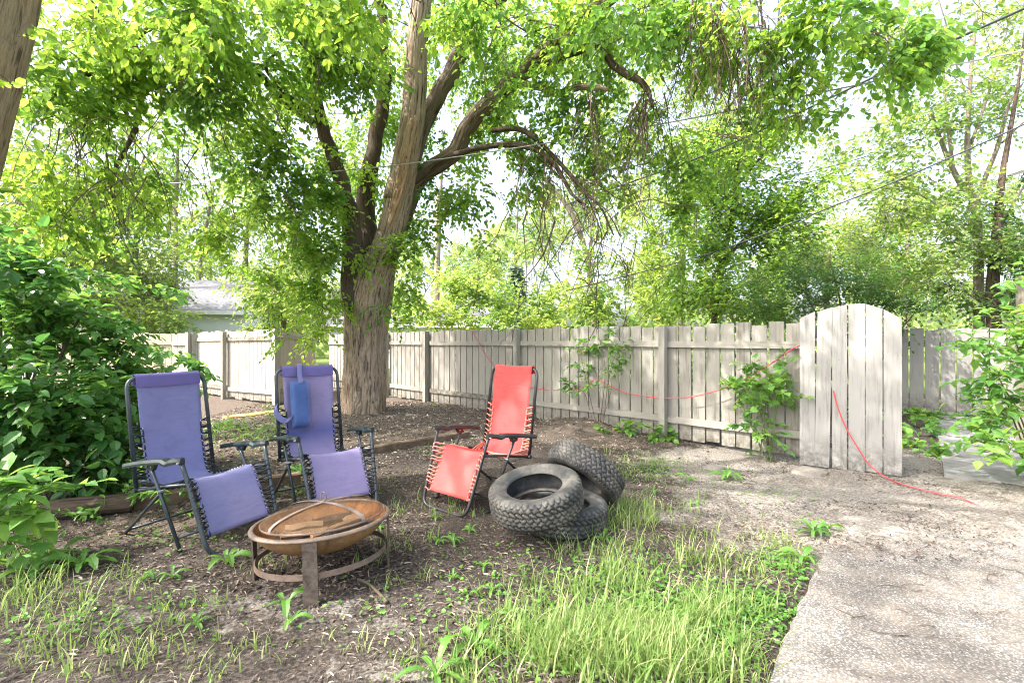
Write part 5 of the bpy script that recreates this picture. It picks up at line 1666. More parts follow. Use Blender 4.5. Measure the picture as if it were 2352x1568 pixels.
B = lambda u, v, Y, rx, rz, n_, ry=None: (at(u, v, Y), (rx, ry or rx, rz), int(n_ * 2.4))
p = at(2240, 784, 12)
bg_tree('thin_tree', 'tall sparse multi-stemmed tree with bare upper twigs at the far right, behind the fence', 'tree', (p[0], 12),
        [[(2250, 900, 12, 21.6), (2248, 700, 12, 19.4), (2246, 560, 12, 18.0), (2240, 480, 12, 15.8), (2226, 420, 12, 12.2), (2222, 330, 12, 10.8), (2226, 230, 12, 8.6), (2234, 120, 12, 7.2), (2252, -40, 12, 4.3)],
         [(2240, 470, 12, 13.0), (2205, 420, 11.9, 11.5), (2180, 370, 11.8, 10.1), (2160, 320, 11.7, 7.9), (2140, 260, 11.6, 5.8)], [(2190, 390, 11.9, 7.2), (2182, 330, 11.9, 7.2), (2174, 260, 12, 5.8), (2168, 180, 12, 4.3), (2172, 90, 12, 2.9)],
         [(2242, 470, 12, 10.8), (2262, 410, 11.9, 9.4), (2292, 335, 11.8, 8.6), (2318, 240, 11.7, 5.8), (2350, 190, 11.6, 3.6)], [(2230, 330, 12, 6.5), (2262, 240, 12, 5.8), (2300, 120, 12, 4.3), (2330, -10, 12, 2.9)],
         [(2170, 480, 11.7, 4.3), (2110, 445, 11.5, 3.6), (2050, 410, 11.4, 2.9), (2004, 362, 11.3, 2.2)], [(2222, 230, 12, 4.3), (2200, 160, 12, 3.6), (2180, 80, 12, 2.9), (2150, -20, 12, 2.2)], [(2300, 330, 11.8, 4.3), (2352, 280, 11.5, 3.6), (2420, 230, 11.3, 2.2)], [(2280, 560, 11.6, 5.8), (2320, 480, 11.4, 5.0), (2370, 400, 11.2, 3.6)]],
        [B(2150, 230, 11.8, 1.3, 1.0, 110), B(2080, 350, 11.6, 1.2, .8, 110), B(2200, 90, 12, 1.2, .9, 70), B(2010, 440, 11.4, 1.0, .7, 80), B(2120, 470, 11.6, 1.2, .7, 110), B(2250, 250, 12, 1.0, .8, 44), B(2180, 20, 12, 1.4, .8, 80), B(2060, 560, 11.6, 1.2, .7, 100), B(2170, 620, 11.4, 1.0, .7, 90), B(2290, 620, 11.4, 1.0, .8, 90), B(2330, 150, 12.2, 1.0, 1.0, 26), B(1960, 300, 11.6, .6, .5, 24)],
        'leaf_far', .105, 'bark_pale', length=.5)
p = at(2295, 784, 11)
bg_tree('thin_tree', 'dark straight trunk beside the tall sparse tree, seen over the maple shrub', 'tree', (p[0], 11),
        [[(2286, 900, 11, 27), (2282, 740, 11, 26), (2280, 660, 11, 24), (2288, 560, 11, 20), (2300, 420, 11, 13), (2322, 290, 11, 9), (2345, 150, 11, 5), (2360, 0, 11, 2)]], [B(2330, 560, 11, .9, .8, 90), B(2350, 450, 11, .7, .7, 50), B(2250, 690, 10.8, .7, .45, 60), B(2340, 680, 10.6, .6, .45, 60)], 'leaf_mid', .085, 'bark_dark', length=.45)
p = at(1640, 784, 11)
bg_tree('young_tree', 'slender young tree with bright green crown behind the fence, above its near post', 'tree', (p[0], 11),
        [[(1628, 900, 11, 14), (1640, 740, 11, 13), (1655, 620, 11, 12), (1676, 520, 11, 11), (1690, 430, 11, 10), (1692, 330, 11, 8), (1700, 220, 11, 5)], [(1660, 600, 11, 7), (1720, 540, 10.9, 6), (1780, 500, 10.8, 4)], [(1672, 540, 11, 7), (1620, 470, 11, 6), (1580, 400, 11, 4)], [(1690, 430, 11, 6), (1740, 370, 11, 5), (1790, 310, 11, 3)]],
        [B(1660, 400, 11, 1.1, .9, 170), B(1760, 430, 11, 1.0, .9, 160), B(1720, 300, 11.2, 1.0, .8, 120), B(1600, 510, 11.2, .9, .8, 130), B(1700, 560, 10.8, 1.1, .8, 190), B(1810, 530, 11, .8, .8, 110), B(1780, 330, 11, .7, .6, 50), B(1590, 640, 11, .8, .6, 110), B(1690, 680, 10.8, 1.0, .5, 140), B(1830, 420, 11, .5, .5, 34)],
        'leaf_elm', .10, 'bark_dark', length=.45)
bush('layered_shrub', 'dark green shrub with flat layered branches rising behind the garden gate', 'shrub', (6.3, 8.8, 0), [at(u, v, 8.6) for u, v in ((1800, 600), (1900, 580), (2000, 600), (2080, 640), (1850, 680), (2100, 720), (1950, 680))],
     [(at(u, v, Y), (rx, .6, rz), n_) for u, v, Y, rx, rz, n_ in ((1790, 640, 8.8, .7, .25, 130), (1880, 590, 8.8, .7, .28, 150), (1970, 640, 8.6, .8, .3, 170), (2060, 660, 8.8, .6, .3, 110), (1840, 700, 8.6, .8, .25, 150), (1960, 720, 8.6, .8, .25, 140), (2060, 735, 8.8, .6, .2, 80), (1900, 655, 8.4, .5, .2, 70), (1760, 725, 8.8, .5, .25, 70), (2000, 585, 9.0, .4, .2, 40))],
     'leaf_mid', .062, 'oval', nl=9, length=.4, stem_r=.022, droop=.25, flat=1.1)
bush('flowering_bush', 'rounded yellow-green bush over the fence, right of the big trunk', 'bush', (-1.3, 14.0, 0), [at(u, v, 14) for u, v in ((950, 680), (1030, 650), (1100, 640), (1180, 680), (1230, 710), (1000, 720))],
     [(at(u, v, Y), (rx, .9, rz), n_) for u, v, Y, rx, rz, n_ in ((950, 715, 14, .8, .5, 130), (1030, 680, 14, .9, .5, 160), (1110, 665, 14, .9, .5, 160), (1180, 700, 14, .8, .5, 140), (1060, 735, 13.6, 1.0, .4, 150), (1160, 745, 13.6, 1.0, .4, 140), (930, 755, 13.6, .7, .3, 80), (1225, 735, 14, .5, .4, 60), (1080, 640, 14.2, .4, .25, 36))],
     'leaf_yellow', .115, 'oval', nl=9, length=.5, stem_r=.02, droop=.2)
bush('yellow_bush', 'golden green bush over the fence between the rounded bush and the slender young tree', 'bush', (2.6, 13.6, 0), [at(u, v, 13.5) for u, v in ((1300, 640), (1360, 600), (1420, 620), (1480, 640), (1520, 680))],
     [(at(u, v, Y), (rx, .9, rz), n_) for u, v, Y, rx, rz, n_ in ((1300, 680, 13.5, .7, .6, 100), (1370, 620, 13.5, .8, .7, 130), (1450, 600, 13.5, .8, .8, 130), (1510, 660, 13.5, .8, .7, 120), (1380, 710, 13.2, .9, .45, 110), (1490, 730, 13.2, .9, .4, 110), (1290, 735, 13.4, .5, .3, 40), (1420, 520, 13.8, .6, .5, 56))],
     'leaf_yellow', .12, 'oval', nl=9, length=.5, stem_r=.02, droop=.3)
ug = []  # leaf clumps added behind the fence so the gaps between boards look dark
for k_ in range(15):
    q_ = FA + fdir * (k_ * .55 + .4) - fn * rng.uniform(1.0, 1.6)
    ug.append(((q_[0], q_[1], rng.uniform(.35, 1.15)), (.4, .3, .35), 26))
bush('undergrowth', 'dark leafy undergrowth added behind the long board fence to darken its gaps', 'shrub', (.6, 8.9, 0), [u_[0] for u_ in ug[::2]], ug, 'leaf_mid', .11, 'oval', nl=7, length=.4, stem_r=.01, droop=.3)
# spruce
sp = thing('spruce', 'small grey-green spruce peeping over the rounded yellow-green bush', 'tree', (.2, 22, 0))
mb = MB()
mb.tube([[.2, 22, 0], [.2, 22, 4.85]], [.12, .02], 8)
mb.build('trunk', M['bark_dark'], sp)
fo = MB()
n_ = 1100
z_ = rng.uniform(.6, 4.8, n_)
rad = (4.9 - z_) * .36 * rng.random(n_) ** .5
an = rng.uniform(0, 2 * math.pi, n_)
C = np.stack([.2 + rad * np.cos(an), 22 + rad * np.sin(an), z_ - rad * .25], -1)
add_leaves(fo, C, np.stack([np.cos(an), np.sin(an), -.25 + 0 * an], -1) + rng.normal(0, .3, (n_, 3)), rng.normal(0, .5, (n_, 3)) + [0, 0, 1], .34, .35, rng.random(n_), 'needle')
fo.build('crown', M['leaf_spruce'], sp)

TB = [
    ('leafy_tree', 'yellow-green tree behind the cream tan fence at the left', 18, [[(300, 900, 18, 16), (305, 650, 18, 14), (320, 500, 18, 10), (330, 360, 18, 6)]], [B(300, 560, 18, 1.9, 1.4, 190), B(200, 640, 17.5, 1.6, 1.1, 150), B(335, 620, 17.5, 1.0, .8, 110), B(310, 715, 17, 1.3, .6, 140), B(380, 745, 16.5, .6, .35, 50), B(240, 480, 18.5, 1.5, 1.2, 110), B(150, 560, 18, 1.4, 1.2, 110)], 'leaf_yellow', .14),
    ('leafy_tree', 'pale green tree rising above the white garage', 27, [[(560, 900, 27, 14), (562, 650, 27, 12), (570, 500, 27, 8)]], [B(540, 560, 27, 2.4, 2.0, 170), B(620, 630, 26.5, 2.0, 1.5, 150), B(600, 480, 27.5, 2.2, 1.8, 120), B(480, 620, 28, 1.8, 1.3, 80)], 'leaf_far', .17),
    ('leafy_tree', 'green bushy tree between the white garage and the big trunk', 16, [[(650, 900, 16, 12), (652, 740, 16, 10), (660, 640, 16, 6)]], [B(625, 680, 16, .7, .8, 90), B(680, 680, 16, 1.1, .9, 120), B(740, 640, 16.5, 1.1, 1.2, 120), B(600, 750, 15.8, .4, .3, 40), B(650, 590, 16.5, 1.0, .8, 70)], 'leaf_far', .12),
    ('leafy_tree', 'thin pale tree with bare dead branches standing left of the big trunk, in the distance', 24, [[(455, 900, 24, 9), (458, 640, 24, 8), (470, 540, 24, 7), (490, 440, 24, 4)], [(460, 600, 24, 5), (490, 560, 24, 4), (515, 520, 24, 3)], [(465, 560, 24, 4), (440, 500, 24, 3), (425, 430, 24, 2)]], [B(450, 600, 26, 1.6, .6, 40), B(500, 480, 25, 1.6, 1.2, 40)], 'leaf_far', .15),
    ('leafy_tree', 'distant tree with a pale leaning trunk seen under the hanging twigs', 20, [[(1372, 900, 20, 13), (1360, 680, 20, 12), (1340, 560, 20, 12), (1300, 470, 20, 11), (1240, 400, 20, 8), (1180, 350, 20, 5)], [(1352, 620, 20, 7), (1362, 500, 20, 6), (1380, 380, 20, 4)]], [B(1280, 420, 20, 2.0, 1.2, 120), B(1400, 420, 20.5, 1.8, 1.4, 130), B(1480, 500, 20, 1.6, 1.3, 120), B(1240, 560, 20.5, 1.3, .9, 80), B(1340, 330, 21, 2.0, 1.2, 90)], 'leaf_far', .14),
    ('leafy_tree', 'hazy green tree far behind the fence, between the utility pole and the rounded bush', 30, [[(1100, 900, 30, 9), (1098, 640, 30, 8), (1102, 540, 30, 5)]], [B(1080, 600, 30, 1.8, 1.0, 70), B(1150, 570, 31, 1.8, 1.2, 80), B(950, 620, 30, 1.8, 1.3, 100), B(1220, 600, 30, 1.4, 1.1, 60)], 'leaf_far', .17),
    ('leafy_tree', 'broad bright tree forming the backdrop right of the hanging twigs', 19, [[(1560, 900, 19, 16), (1565, 640, 19, 14), (1580, 440, 19, 10)]], [B(1540, 400, 19, 2.0, 1.8, 180), B(1640, 300, 19.5, 2.0, 1.6, 150), B(1560, 600, 18.5, 1.8, 1.4, 150), B(1480, 260, 20, 2.0, 1.4, 120), B(1700, 200, 20, 2.0, 1.4, 110), B(1420, 140, 20.5, 2.2, 1.6, 120)], 'leaf_yellow', .14),
    ('leafy_tree', 'pale yellow-green tree behind the layered shrub and the gate', 17, [[(1900, 900, 17, 12), (1898, 700, 17, 11), (1905, 560, 17, 7)]], [B(1880, 540, 17, 1.4, .9, 110), B(1960, 600, 17, 1.4, .8, 110), B(1830, 620, 17, 1.2, .8, 90), B(2050, 520, 17.5, 1.2, .8, 70), B(2120, 640, 17, 1.4, .8, 100), B(2230, 560, 18, 1.5, 1.0, 80)], 'leaf_far', .13),
    ('leafy_tree', 'light green tree behind the house roof at the far left, above the dark shrub', 15, [[(40, 900, 15, 16), (42, 640, 15, 14), (50, 450, 15, 8)]], [B(40, 480, 15, 1.6, 1.3, 230), B(170, 510, 16, 1.4, 1.0, 140), B(40, 590, 14.5, 1.6, .7, 130), B(-60, 560, 15, 1.5, 1.3, 130), B(130, 420, 15.5, 1.5, 1.2, 130), B(60, 330, 15.5, 1.6, 1.2, 110)], 'leaf_far', .12),
    ('leafy_tree', 'tall pale tree far back behind the upper canopy at the left', 22, [[(400, 900, 22, 12), (404, 500, 22, 9), (410, 300, 22, 5)]], [B(380, 330, 22, 2.4, 1.8, 130), B(250, 230, 22, 2.4, 1.8, 120), B(520, 250, 22, 2.4, 1.8, 120), B(120, 180, 22, 2.2, 1.6, 90), B(640, 140, 22, 2.4, 1.6, 90)], 'leaf_yellow', .16),
    ('leafy_tree', 'tall tree far behind the big trunk, glimpsed between its limbs', 24, [[(1000, 900, 24, 10), (1010, 500, 24, 8), (1020, 300, 24, 4)]], [B(900, 350, 24, 2.2, 1.8, 90), B(1060, 260, 24, 2.4, 1.8, 100), B(1220, 180, 24, 2.4, 1.8, 100), B(1000, 120, 24, 2.6, 1.8, 80), B(780, 480, 24, 1.8, 1.6, 80)], 'leaf_far', .17),
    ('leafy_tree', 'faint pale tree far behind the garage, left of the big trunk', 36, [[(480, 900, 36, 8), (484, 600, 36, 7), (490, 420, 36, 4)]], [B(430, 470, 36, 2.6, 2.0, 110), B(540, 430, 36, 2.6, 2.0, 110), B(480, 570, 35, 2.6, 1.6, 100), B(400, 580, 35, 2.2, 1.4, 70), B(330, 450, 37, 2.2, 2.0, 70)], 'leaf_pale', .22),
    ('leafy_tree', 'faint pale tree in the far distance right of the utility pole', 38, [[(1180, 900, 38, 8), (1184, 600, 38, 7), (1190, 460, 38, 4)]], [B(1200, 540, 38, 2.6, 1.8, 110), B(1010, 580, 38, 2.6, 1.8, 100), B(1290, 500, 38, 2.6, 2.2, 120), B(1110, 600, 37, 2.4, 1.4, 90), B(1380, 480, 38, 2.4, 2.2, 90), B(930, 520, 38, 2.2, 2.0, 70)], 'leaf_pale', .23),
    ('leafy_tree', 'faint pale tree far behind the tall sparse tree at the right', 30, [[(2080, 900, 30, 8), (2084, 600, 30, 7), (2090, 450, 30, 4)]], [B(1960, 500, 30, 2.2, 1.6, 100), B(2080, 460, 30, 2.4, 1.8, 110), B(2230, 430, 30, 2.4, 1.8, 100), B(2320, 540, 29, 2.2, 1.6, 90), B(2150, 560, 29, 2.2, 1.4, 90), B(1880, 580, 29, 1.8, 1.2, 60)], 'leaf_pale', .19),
]
for (nm, lb, Y_, stems_, bl, lm, lf) in TB:
    b0 = at(stems_[0][0][0], 784, Y_)
    bg_tree(nm, lb, 'tree', (b0[0], Y_), stems_, bl, lm, lf, 'bark_pale', length=.8, tr=.008, group='trees beyond the fence')

# closed far belt of trees along the horizon
fo = MB()
for xx in np.arange(-78, 79, 3.6):
    Yd = 46 + 8 * math.sin(xx * .9) + rng.uniform(-4, 4)
    hgt = rng.uniform(2.6, 5.6)
    for q_ in range(3):
        cz = hgt * (.35 + .55 * q_)
        c, d_ = ball(170, (xx + rng.normal(0, 1.2), Yd + rng.normal(0, 1), cz), (2.6 - .5 * q_, 2.2, hgt * .42), .5)
        add_leaves(fo, c, d_ + rng.normal(0, .6, c.shape), rng.normal(0, 1, c.shape) + [0, 0, .6], rng.uniform(.35, .7, len(c)), .8, rng.random(len(c)) * .6 + .4)
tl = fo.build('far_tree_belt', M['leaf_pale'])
tag(tl, 'far belt of pale trees closing the view behind the houses', 'trees', kind='stuff')

# ================================================================== GRASS, WEEDS, LITTER
def blades(mb, P, h, w, lean, var, K=5):
    n = len(P)
    az = rng.uniform(0, 2 * math.pi, n)
    d = np.stack([np.cos(az), np.sin(az), 0 * az], -1)
    sd = np.stack([-np.sin(az), np.cos(az), 0 * az], -1)
    t = np.linspace(0, 1, K)
    ln = lean * rng.uniform(.3, 1.6, n)
    up = t[None] * (1 - .35 * np.clip(ln, 0, 1.5)[:, None] * t[None])
    C = P[:, None] + h[:, None, None] * (up[..., None] * np.array([0, 0, 1.0]) + (ln[:, None] * t[None] ** 2)[..., None] * d[:, None])
    ww = w[:, None] * (1 - t[None] ** 1.8) * (.75 + .25 * np.sin(t[None] * math.pi)) + .0003
    Lf = C - ww[..., None] * sd[:, None]
    Rt = C + ww[..., None] * sd[:, None]
    V = np.stack([Lf, Rt], 2).reshape(-1, 3)
    i_, k_ = np.meshgrid(np.arange(n), np.arange(K - 1), indexing='ij')
    b = i_ * K * 2 + k_ * 2
    mb.add(V, np.stack([b, b + 1, b + 3, b + 2], -1).reshape(-1, 4), var=np.repeat(np.clip(var, 0, 1), K * 2))


GR = [  # photo position of the patch on the ground, radii in metres, tufts, blade height
    (1480, 1330, .42, .38, 330, .17), (1560, 1260, .40, .40, 230, .17), (1380, 1430, .34, .26, 330, .17), (1530, 1440, .36, .26, 330, .17), (1660, 1400, .30, .28, 240, .15), (1320, 1510, .30, .16, 300, .17), (1480, 1520, .34, .16, 330, .17), (1620, 1510, .26, .16, 230, .15), (1200, 1545, .26, .12, 190, .15),
    (1440, 1200, .30, .34, 130, .18), (1500, 1160, .30, .3, 70, .14), (1760, 1330, .22, .3, 110, .10), (1800, 1260, .18, .25, 50, .10), (1420, 1100, .35, .3, 80, .11), (1480, 1060, .4, .35, 110, .11), (1400, 1250, .2, .2, 60, .17), (1250, 1290, .3, .2, 20, .1),
    (100, 1400, .5, .25, 190, .14), (40, 1360, .3, .3, 130, .18), (250, 1480, .6, .22, 110, .10), (100, 1520, .5, .16, 130, .12), (450, 1500, .5, .16, 60, .08), (420, 1400, .5, .2, 26, .09), (640, 1545, .5, .12, 70, .09), (850, 1500, .5, .16, 40, .07), (1020, 1530, .4, .14, 70, .09),
    (930, 1250, .26, .3, 55, .14), (960, 1180, .3, .35, 50, .12), (900, 1320, .2, .15, 26, .12), (600, 1290, .25, .12, 22, .12), (560, 1330, .35, .15, 24, .1), (1060, 1180, .25, .3, 50, .12), (1020, 1150, .25, .25, 40, .14), (1000, 1060, .4, .5, 30, .10), (880, 1130, .3, .3, 40, .14), (700, 1120, .4, .3, 36, .14), (770, 1310, .2, .1, 8, .14),
    (1100, 1350, .6, .25, 26, .06), (1150, 1440, .4, .2, 40, .10), (550, 970, .7, .8, 60, .13), (520, 1040, .5, .4, 40, .12), (1700, 1180, .5, .3, 16, .08), (1300, 1180, .3, .2, 14, .12), (1780, 1420, .16, .18, 26, .07), (330, 1290, .5, .2, 14, .06), (1690, 1090, .2, .2, 16, .10), (60, 1300, .3, .2, 50, .15),
]
mb = MB()
for (u, v, rx, ry, n_, h_) in GR:
    x0, y0 = on_ground(u, v)
    n_ = int(n_ * (.85 if u > 1100 else .38))
    tu = np.stack([x0 + rng.normal(0, rx * .62, n_), y0 + rng.normal(0, ry * .62, n_)], -1)
    tu = tu[(tu[:, 0] < slab_left(tu[:, 1]) - .02) | (tu[:, 1] > 3.6)]
    tu = tu[rng.random(len(tu)) < .12 + .88 * sstep(.40, .56, fbm(tu[:, 0] * 3.2, tu[:, 1] * 4.2, 3.0, 3))]
    m_b = 5
    q = np.repeat(tu, m_b, 0) + rng.normal(0, .028, (len(tu) * m_b, 2))
    hh = h_ * (.25 + .95 * rng.random(len(q)) ** 1.5)
    P3 = np.stack([q[:, 0], q[:, 1], gh(q[:, 0], q[:, 1]) - .004], -1)
    vr = np.where(rng.random(len(q)) < .13, rng.uniform(.8, 1.0, len(q)), np.clip(rng.normal(.40, .18, len(q)), .1, .8))
    blades(mb, P3, hh, rng.uniform(.0014, .0046, len(q)), .6, vr)
tag(mb.build('grass', M['grass']), 'tufts of long fresh green grass growing in the bare soil', 'grass', kind='stuff')

# small clover-like ground leaves among the grass
mb = MB()
for (u, v, rx, ry, n_) in ((1760, 1390, .18, .2, 520), (1800, 1300, .14, .2, 360), (1600, 1420, .4, .25, 1100), (1450, 1350, .5, .4, 1100), (1450, 1500, .5, .2, 700), (1500, 1080, .4, .4, 420), (560, 990, .7, .7, 500), (1300, 1470, .4, .2, 300), (200, 1430, .6, .25, 300), (700, 1130, .5, .35, 200), (1150, 1300, .6, .4, 160), (430, 1240, .5, .2, 160), (1750, 1130, .5, .3, 90), (980, 1400, .5, .3, 120), (1000, 1030, .7, .5, 160)):
    x0, y0 = on_ground(u, v)
    q = np.stack([x0 + rng.normal(0, rx * .6, n_), y0 + rng.normal(0, ry * .6, n_)], -1)
    q = q[(q[:, 0] < slab_left(q[:, 1]) - .01) | (q[:, 1] > 3.6)]
    P3 = np.stack([q[:, 0], q[:, 1], gh(q[:, 0], q[:, 1]) + rng.uniform(.005, .04, len(q))], -1)
    add_leaves(mb, P3, rng.normal(0, 1, P3.shape) * [1, 1, .2], rng.normal(0, .35, P3.shape) + [0, 0, 1], rng.uniform(.012, .030, len(q)), .8, rng.uniform(.2, .9, len(q)))
tag(mb.build('ground_weeds', M['weed']), 'sprinkling of tiny clover-like weed leaves over the soil', 'weeds', kind='stuff')


def rosette(name, label, u, v, n, L, wid, up, teeth, group, mat='weed'):
    p = gpos(u, v)
    mb = MB()
    for k_ in range(n):
        az = k_ * 2.399 + rng.uniform(-.4, .4)
        l_ = L * rng.uniform(.6, 1.15)
        d = np.array([math.cos(az), math.sin(az), 0])
        sd = np.array([-math.sin(az), math.cos(az), 0])
        K = 13
        t = np.linspace(0, 1, K)
        u0 = up * rng.uniform(.6, 1.3)
        hgt = l_ * (u0 * t - (u0 * .75 + .1) * t ** 2.3)
        C = p + d * (l_ * t * (1 - .2 * u0 * (1 - t)))[:, None] + np.outer(hgt + .006, [0, 0, 1.0])
        w_ = wid * l_ * np.sin(np.clip(t * .86 + .12, 0, 1) * math.pi) ** .8 * (t * .9 + .25) + .002
        if teeth:
            w_ = w_ * np.where(np.arange(K) % 2 == 0, 1.0, 1 - teeth * (t < .85))
        tw_ = rng.normal(0, .25)
        cup = np.outer(w_ * (.28 + tw_), [0, 0, 1.0])
        cup2 = np.outer(w_ * (.28 - tw_), [0, 0, 1.0])
        V = np.stack([C - sd * w_[:, None] + cup, C, C + sd * w_[:, None] + cup2], 1).reshape(-1, 3)
        Q = [[a * 3 + b, a * 3 + b + 1, a * 3 + b + 4, a * 3 + b + 3] for a in range(K - 1) for b in range(2)]
        mb.add(V, Q, var=np.clip(rng.normal(.5, .2), 0, 1))
    return tag(mb.build(name, M[mat]), label, 'weed', group)


WD = 'broad-leaved weeds growing in the soil'
for (u, v, n, L, lb) in ((190, 1300, 11, .20, 'large dandelion weed with long toothed leaves, rightmost of the lower left weed patch'), (80, 1320, 12, .20, 'large pale broad-leaved weed at the lower left, below the maple seedling'), (130, 1290, 9, .19, 'upright broad-leaved weed between the dandelion and the maple seedling'),
                         (30, 1300, 8, .18, 'leafy weed cut by the left edge of the photo, below the maple seedling')):
    rosette('dandelion', lb, u, v, n, L, .17, 1.1, .35 if 'toothed' in lb else .08, WD)
for (u, v, n, L, lb) in ((520, 1300, 7, .15, 'upright broad-leaved weed between the front chair foot and the fire bowl'), (655, 1400, 5, .15, 'pale weed in front of the left leg of the fire bowl'), (665, 1440, 4, .10, 'weed with two flat leaves in front of the fire bowl'),
                         (1385, 1240, 5, .11, 'broad leaf weed in front of the bottom tire'), (1000, 1555, 6, .17, 'large pale leaf weed at the bottom edge, below the fire bowl'), (1090, 1490, 8, .13, 'bushy weed at the bottom centre, left of the grass patch'),
                         (1670, 1100, 12, .17, 'spiky pale thistle weed in the soil left of the gate'), (1870, 1225, 12, .14, 'yellow-green weed clump at the far corner of the pale path'), (1845, 1290, 9, .14, 'broad-leaved weed hugging the left edge of the pale path'), (1900, 1215, 7, .10, 'small round-leaved weed at the corner tip of the pale path'),
                         (1725, 1045, 8, .08, 'low weed at the foot of the fence below the sapling'), (425, 1100, 8, .14, 'weed seen through the frame of the chair nearest the shrub'), (690, 1090, 10, .22, 'tall leafy weed growing between the two violet chairs'), (1580, 1105, 6, .12, 'two-leaved weed behind the grass patch, right of the tires'),
                         (430, 1185, 6, .09, 'round weed under the seat of the chair nearest the shrub'), (510, 985, 10, .24, 'leafy weed on the mulch behind the chair nearest the shrub')):
    rosette('broadleaf_weed', lb, u, v, n, L, .16, 1.2, .2 if 'spiky' not in lb else .5, WD)
for (u, v) in ((1080, 1222), (1040, 1250), (1008, 1250), (1130, 1360), (1075, 1370), (1040, 1330), (1110, 1305), (1000, 1195), (1255, 1200), (450, 1440), (330, 1335), (1175, 1415), (1500, 1135), (1600, 1160), (870, 1215), (1100, 905), (1000, 945), (395, 1330)):
    rosette('seedling', 'small rosette of narrow green leaves sprouting from the bare soil', u, v, 7, rng.uniform(.06, .10), .13, 1.3, .15, 'small rosettes sprouting from the soil')

# wood chips, dry leaves and seed husks
mb = MB()


def litter(n, xr, yr, s0, s1, vlo, vhi, keep=None, lift=.004, asp=.4):
    q = np.stack([rng.uniform(*xr, n), rng.uniform(*yr, n)], -1)
    if keep is not None:
        q = q[rng.random(n) < keep(q[:, 0], q[:, 1])]
    m = len(q)
    z = np.where((q[:, 0] > slab_left(q[:, 1])) & (q[:, 1] < 4.4), np.maximum(.014 - .055 * buried(q[:, 0], q[:, 1]), gh(q[:, 0], q[:, 1])), gh(q[:, 0], q[:, 1]))
    P3 = np.stack([q[:, 0], q[:, 1], z + lift * rng.uniform(.2, 2.2, m)], -1)
    add_leaves(mb, P3, rng.normal(0, 1, (m, 3)) * [1, 1, .18], rng.normal(0, .3, (m, 3)) + [0, 0, 1], rng.uniform(s0, s1, m), asp, rng.uniform(vlo, vhi, m))


litter(36000, (-4.5, 1.9), (1.7, 5.2), .007, .024, .05, .78, lambda x, y: (x < slab_left(y)) * (.25 + .75 * fbm(x * 2.5, y * 2.5)))
litter(30000, (-5.5, 2.5), (4.2, 10.5), .015, .055, 0, 1.0, lambda x, y: np.clip((y - (6.6 + .95 * x)) * .6 + .5, .08, 1))
litter(15000, (1.2, 5.2), (2.9, 6.5), .008, .024, .45, 1.0, lambda x, y: sstep(.38, .6, fbm(x * 1.6, y * 2.4, 4)))
litter(14000, (1.2, 5.2), (2.9, 6.5), .008, .026, 0, .3, lambda x, y: sstep(.42, .62, fbm(x * 1.6, y * 2.8, 9)))
litter(4500, (-.3, 2.0), (1.8, 3.6), .015, .055, .4, .85, lambda x, y: (x < slab_left(y)) * .8, .008, .05)
litter(4000, (-3.5, 1.2), (1.7, 2.9), .02, .06, .75, 1.0, lambda x, y: (x < slab_left(y)) * fbm(x * 3, y * 3, 7), .006, .07)
litter(5000, (-.2, 2.4), (6.0, 8.2), .012, .045, 0, .95, lambda x, y: .8 + 0 * x)
litter(7000, (-4.2, -.6), (2.8, 5.0), .012, .040, 0, .8, lambda x, y: .75 + 0 * x)
litter(900, (1.0, 5.5), (1.7, 3.4), .007, .020, .0, .8, lambda x, y: .5 + 0 * x)
litter(2600, (-1.9, -.3), (2.3, 3.4), .02, .045, 0, .55, lambda x, y: np.exp(-((x + 1.1) / .42) ** 2 - ((y - 2.85) / .36) ** 2), .008, .5)
tag(mb.build('leaf_litter', M['litter']), 'wood chips, dry leaf scraps and seed husks strewn over the soil', 'litter', kind='stuff')
mb = MB()
n_ = 420
q = np.stack([rng.uniform(-4, 5, n_), rng.uniform(1.8, 7.5, n_)], -1)
q = np.vstack([q, np.stack([rng.uniform(1.6, 5, 520), rng.uniform(2.0, 4.9, 520)], -1)])
zz = np.where((q[:, 0] > slab_left(q[:, 1])) & (q[:, 1] < 4.4), np.maximum(.016 - .055 * buried(q[:, 0], q[:, 1]), gh(q[:, 0], q[:, 1]) + .005), gh(q[:, 0], q[:, 1]) + .006)
P0 = np.stack([q[:, 0], q[:, 1], zz], -1)
az = rng.uniform(0, 2 * math.pi, len(q))
L_ = rng.uniform(.03, .15, len(q)) * rng.uniform(.5, 1.2, len(q))
t = np.linspace(0, 1, 5)
d = np.stack([np.cos(az), np.sin(az), 0 * az], -1)
sd = np.stack([-np.sin(az), np.cos(az), 0 * az], -1)
Pt = P0[:, None] + L_[:, None, None] * (t[None, :, None] * d[:, None] + (.25 * rng.normal(0, 1, (len(q), 1, 1)) * (t * (1 - t))[None, :, None]) * sd[:, None])
Pt[:, :, 2] += rng.uniform(0, .008, Pt.shape[:2])
mb.tubes(Pt, np.full((len(q), 5), .0013) * rng.uniform(.5, 1.6, len(q))[:, None], 4)
tag(mb.build('fallen_twigs', M['twig']), 'thin fallen twigs scattered over the path and soil', 'twigs', kind='stuff')
mb = MB()
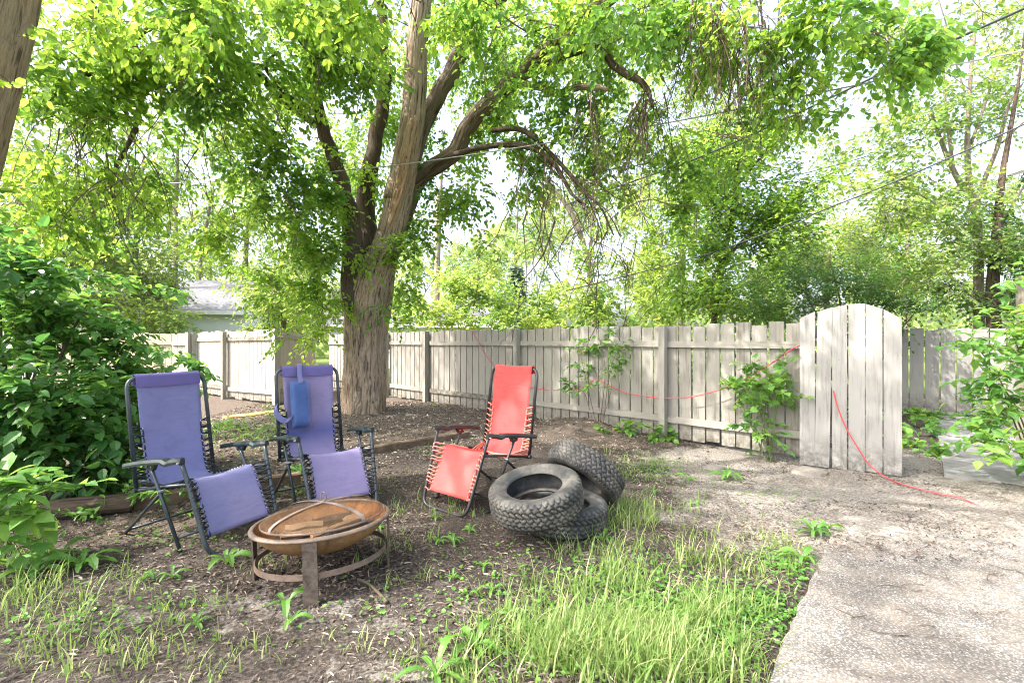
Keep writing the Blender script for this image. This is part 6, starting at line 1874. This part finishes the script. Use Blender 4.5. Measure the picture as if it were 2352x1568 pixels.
P = smooth_path([gpos(822, 1338) + [0, 0, .02], gpos(845, 1352) + [0, 0, .03], gpos(868, 1368) + [0, 0, .02], gpos(888, 1388) + [0, 0, .012]], 5)
mb.tube(P, np.linspace(.006, .010, len(P)), 7)
tag(mb.build('stick', M['twig'], smooth=True), 'brown stick lying on the soil right of the front leg of the fire bowl', 'stick')

# ================================================================== LIGHT, SKY, CAMERA
SUN_DIR = nrm(np.array([-.80, -.32, 0.0])) * math.cos(R(50)) + np.array([0, 0, math.sin(R(50))])
ld = bpy.data.lights.new('sun', 'SUN')
ld.energy = 2.2
ld.angle = R(.6)
ld.color = (1.0, .95, .86)
lo = bpy.data.objects.new('sun', ld)
COL.objects.link(lo)
lo.rotation_euler = Vector(SUN_DIR).to_track_quat('Z', 'Y').to_euler()
w = bpy.data.worlds.new('World')
SC.world = w
w.use_nodes = True
nt = w.node_tree
sky = nt.nodes.new('ShaderNodeTexSky')
sky.sky_type = 'NISHITA'
sky.sun_disc = False
sky.sun_elevation = R(50)
sky.sun_rotation = math.atan2(SUN_DIR[0], SUN_DIR[1])
sky.air_density = 1.0
sky.dust_density = 6.0
sky.ozone_density = 1.0
hsv = nt.nodes.new('ShaderNodeHueSaturation')      # desaturates the sky to a paler blue
hsv.inputs['Saturation'].default_value = .72
hsv.inputs['Value'].default_value = 1.0
nt.links.new(sky.outputs[0], hsv.inputs['Color'])
nt.links.new(hsv.outputs[0], nt.nodes['Background'].inputs[0])
nt.nodes['Background'].inputs[1].default_value = .15

cam = bpy.data.cameras.new('camera')
cam.sensor_width = 36
cam.lens = 36 * FO / 2352
cam.clip_start = .05
cam.clip_end = 1500
co = bpy.data.objects.new('camera', cam)
COL.objects.link(co)
co.location = (0, 0, CAMH)
co.rotation_euler = (R(90), 0, 0)
SC.camera = co
SC.view_settings.view_transform = 'Standard'
SC.view_settings.look = 'None'
SC.view_settings.exposure = 2.38
SC.view_settings.gamma = 1
SC.cycles.use_denoising = True
SC.cycles.filter_width = 1.05
SC.cycles.max_bounces = 8
SC.cycles.diffuse_bounces = 4
SC.cycles.transparent_max_bounces = 8
SC.cycles.sample_clamp_indirect = 6
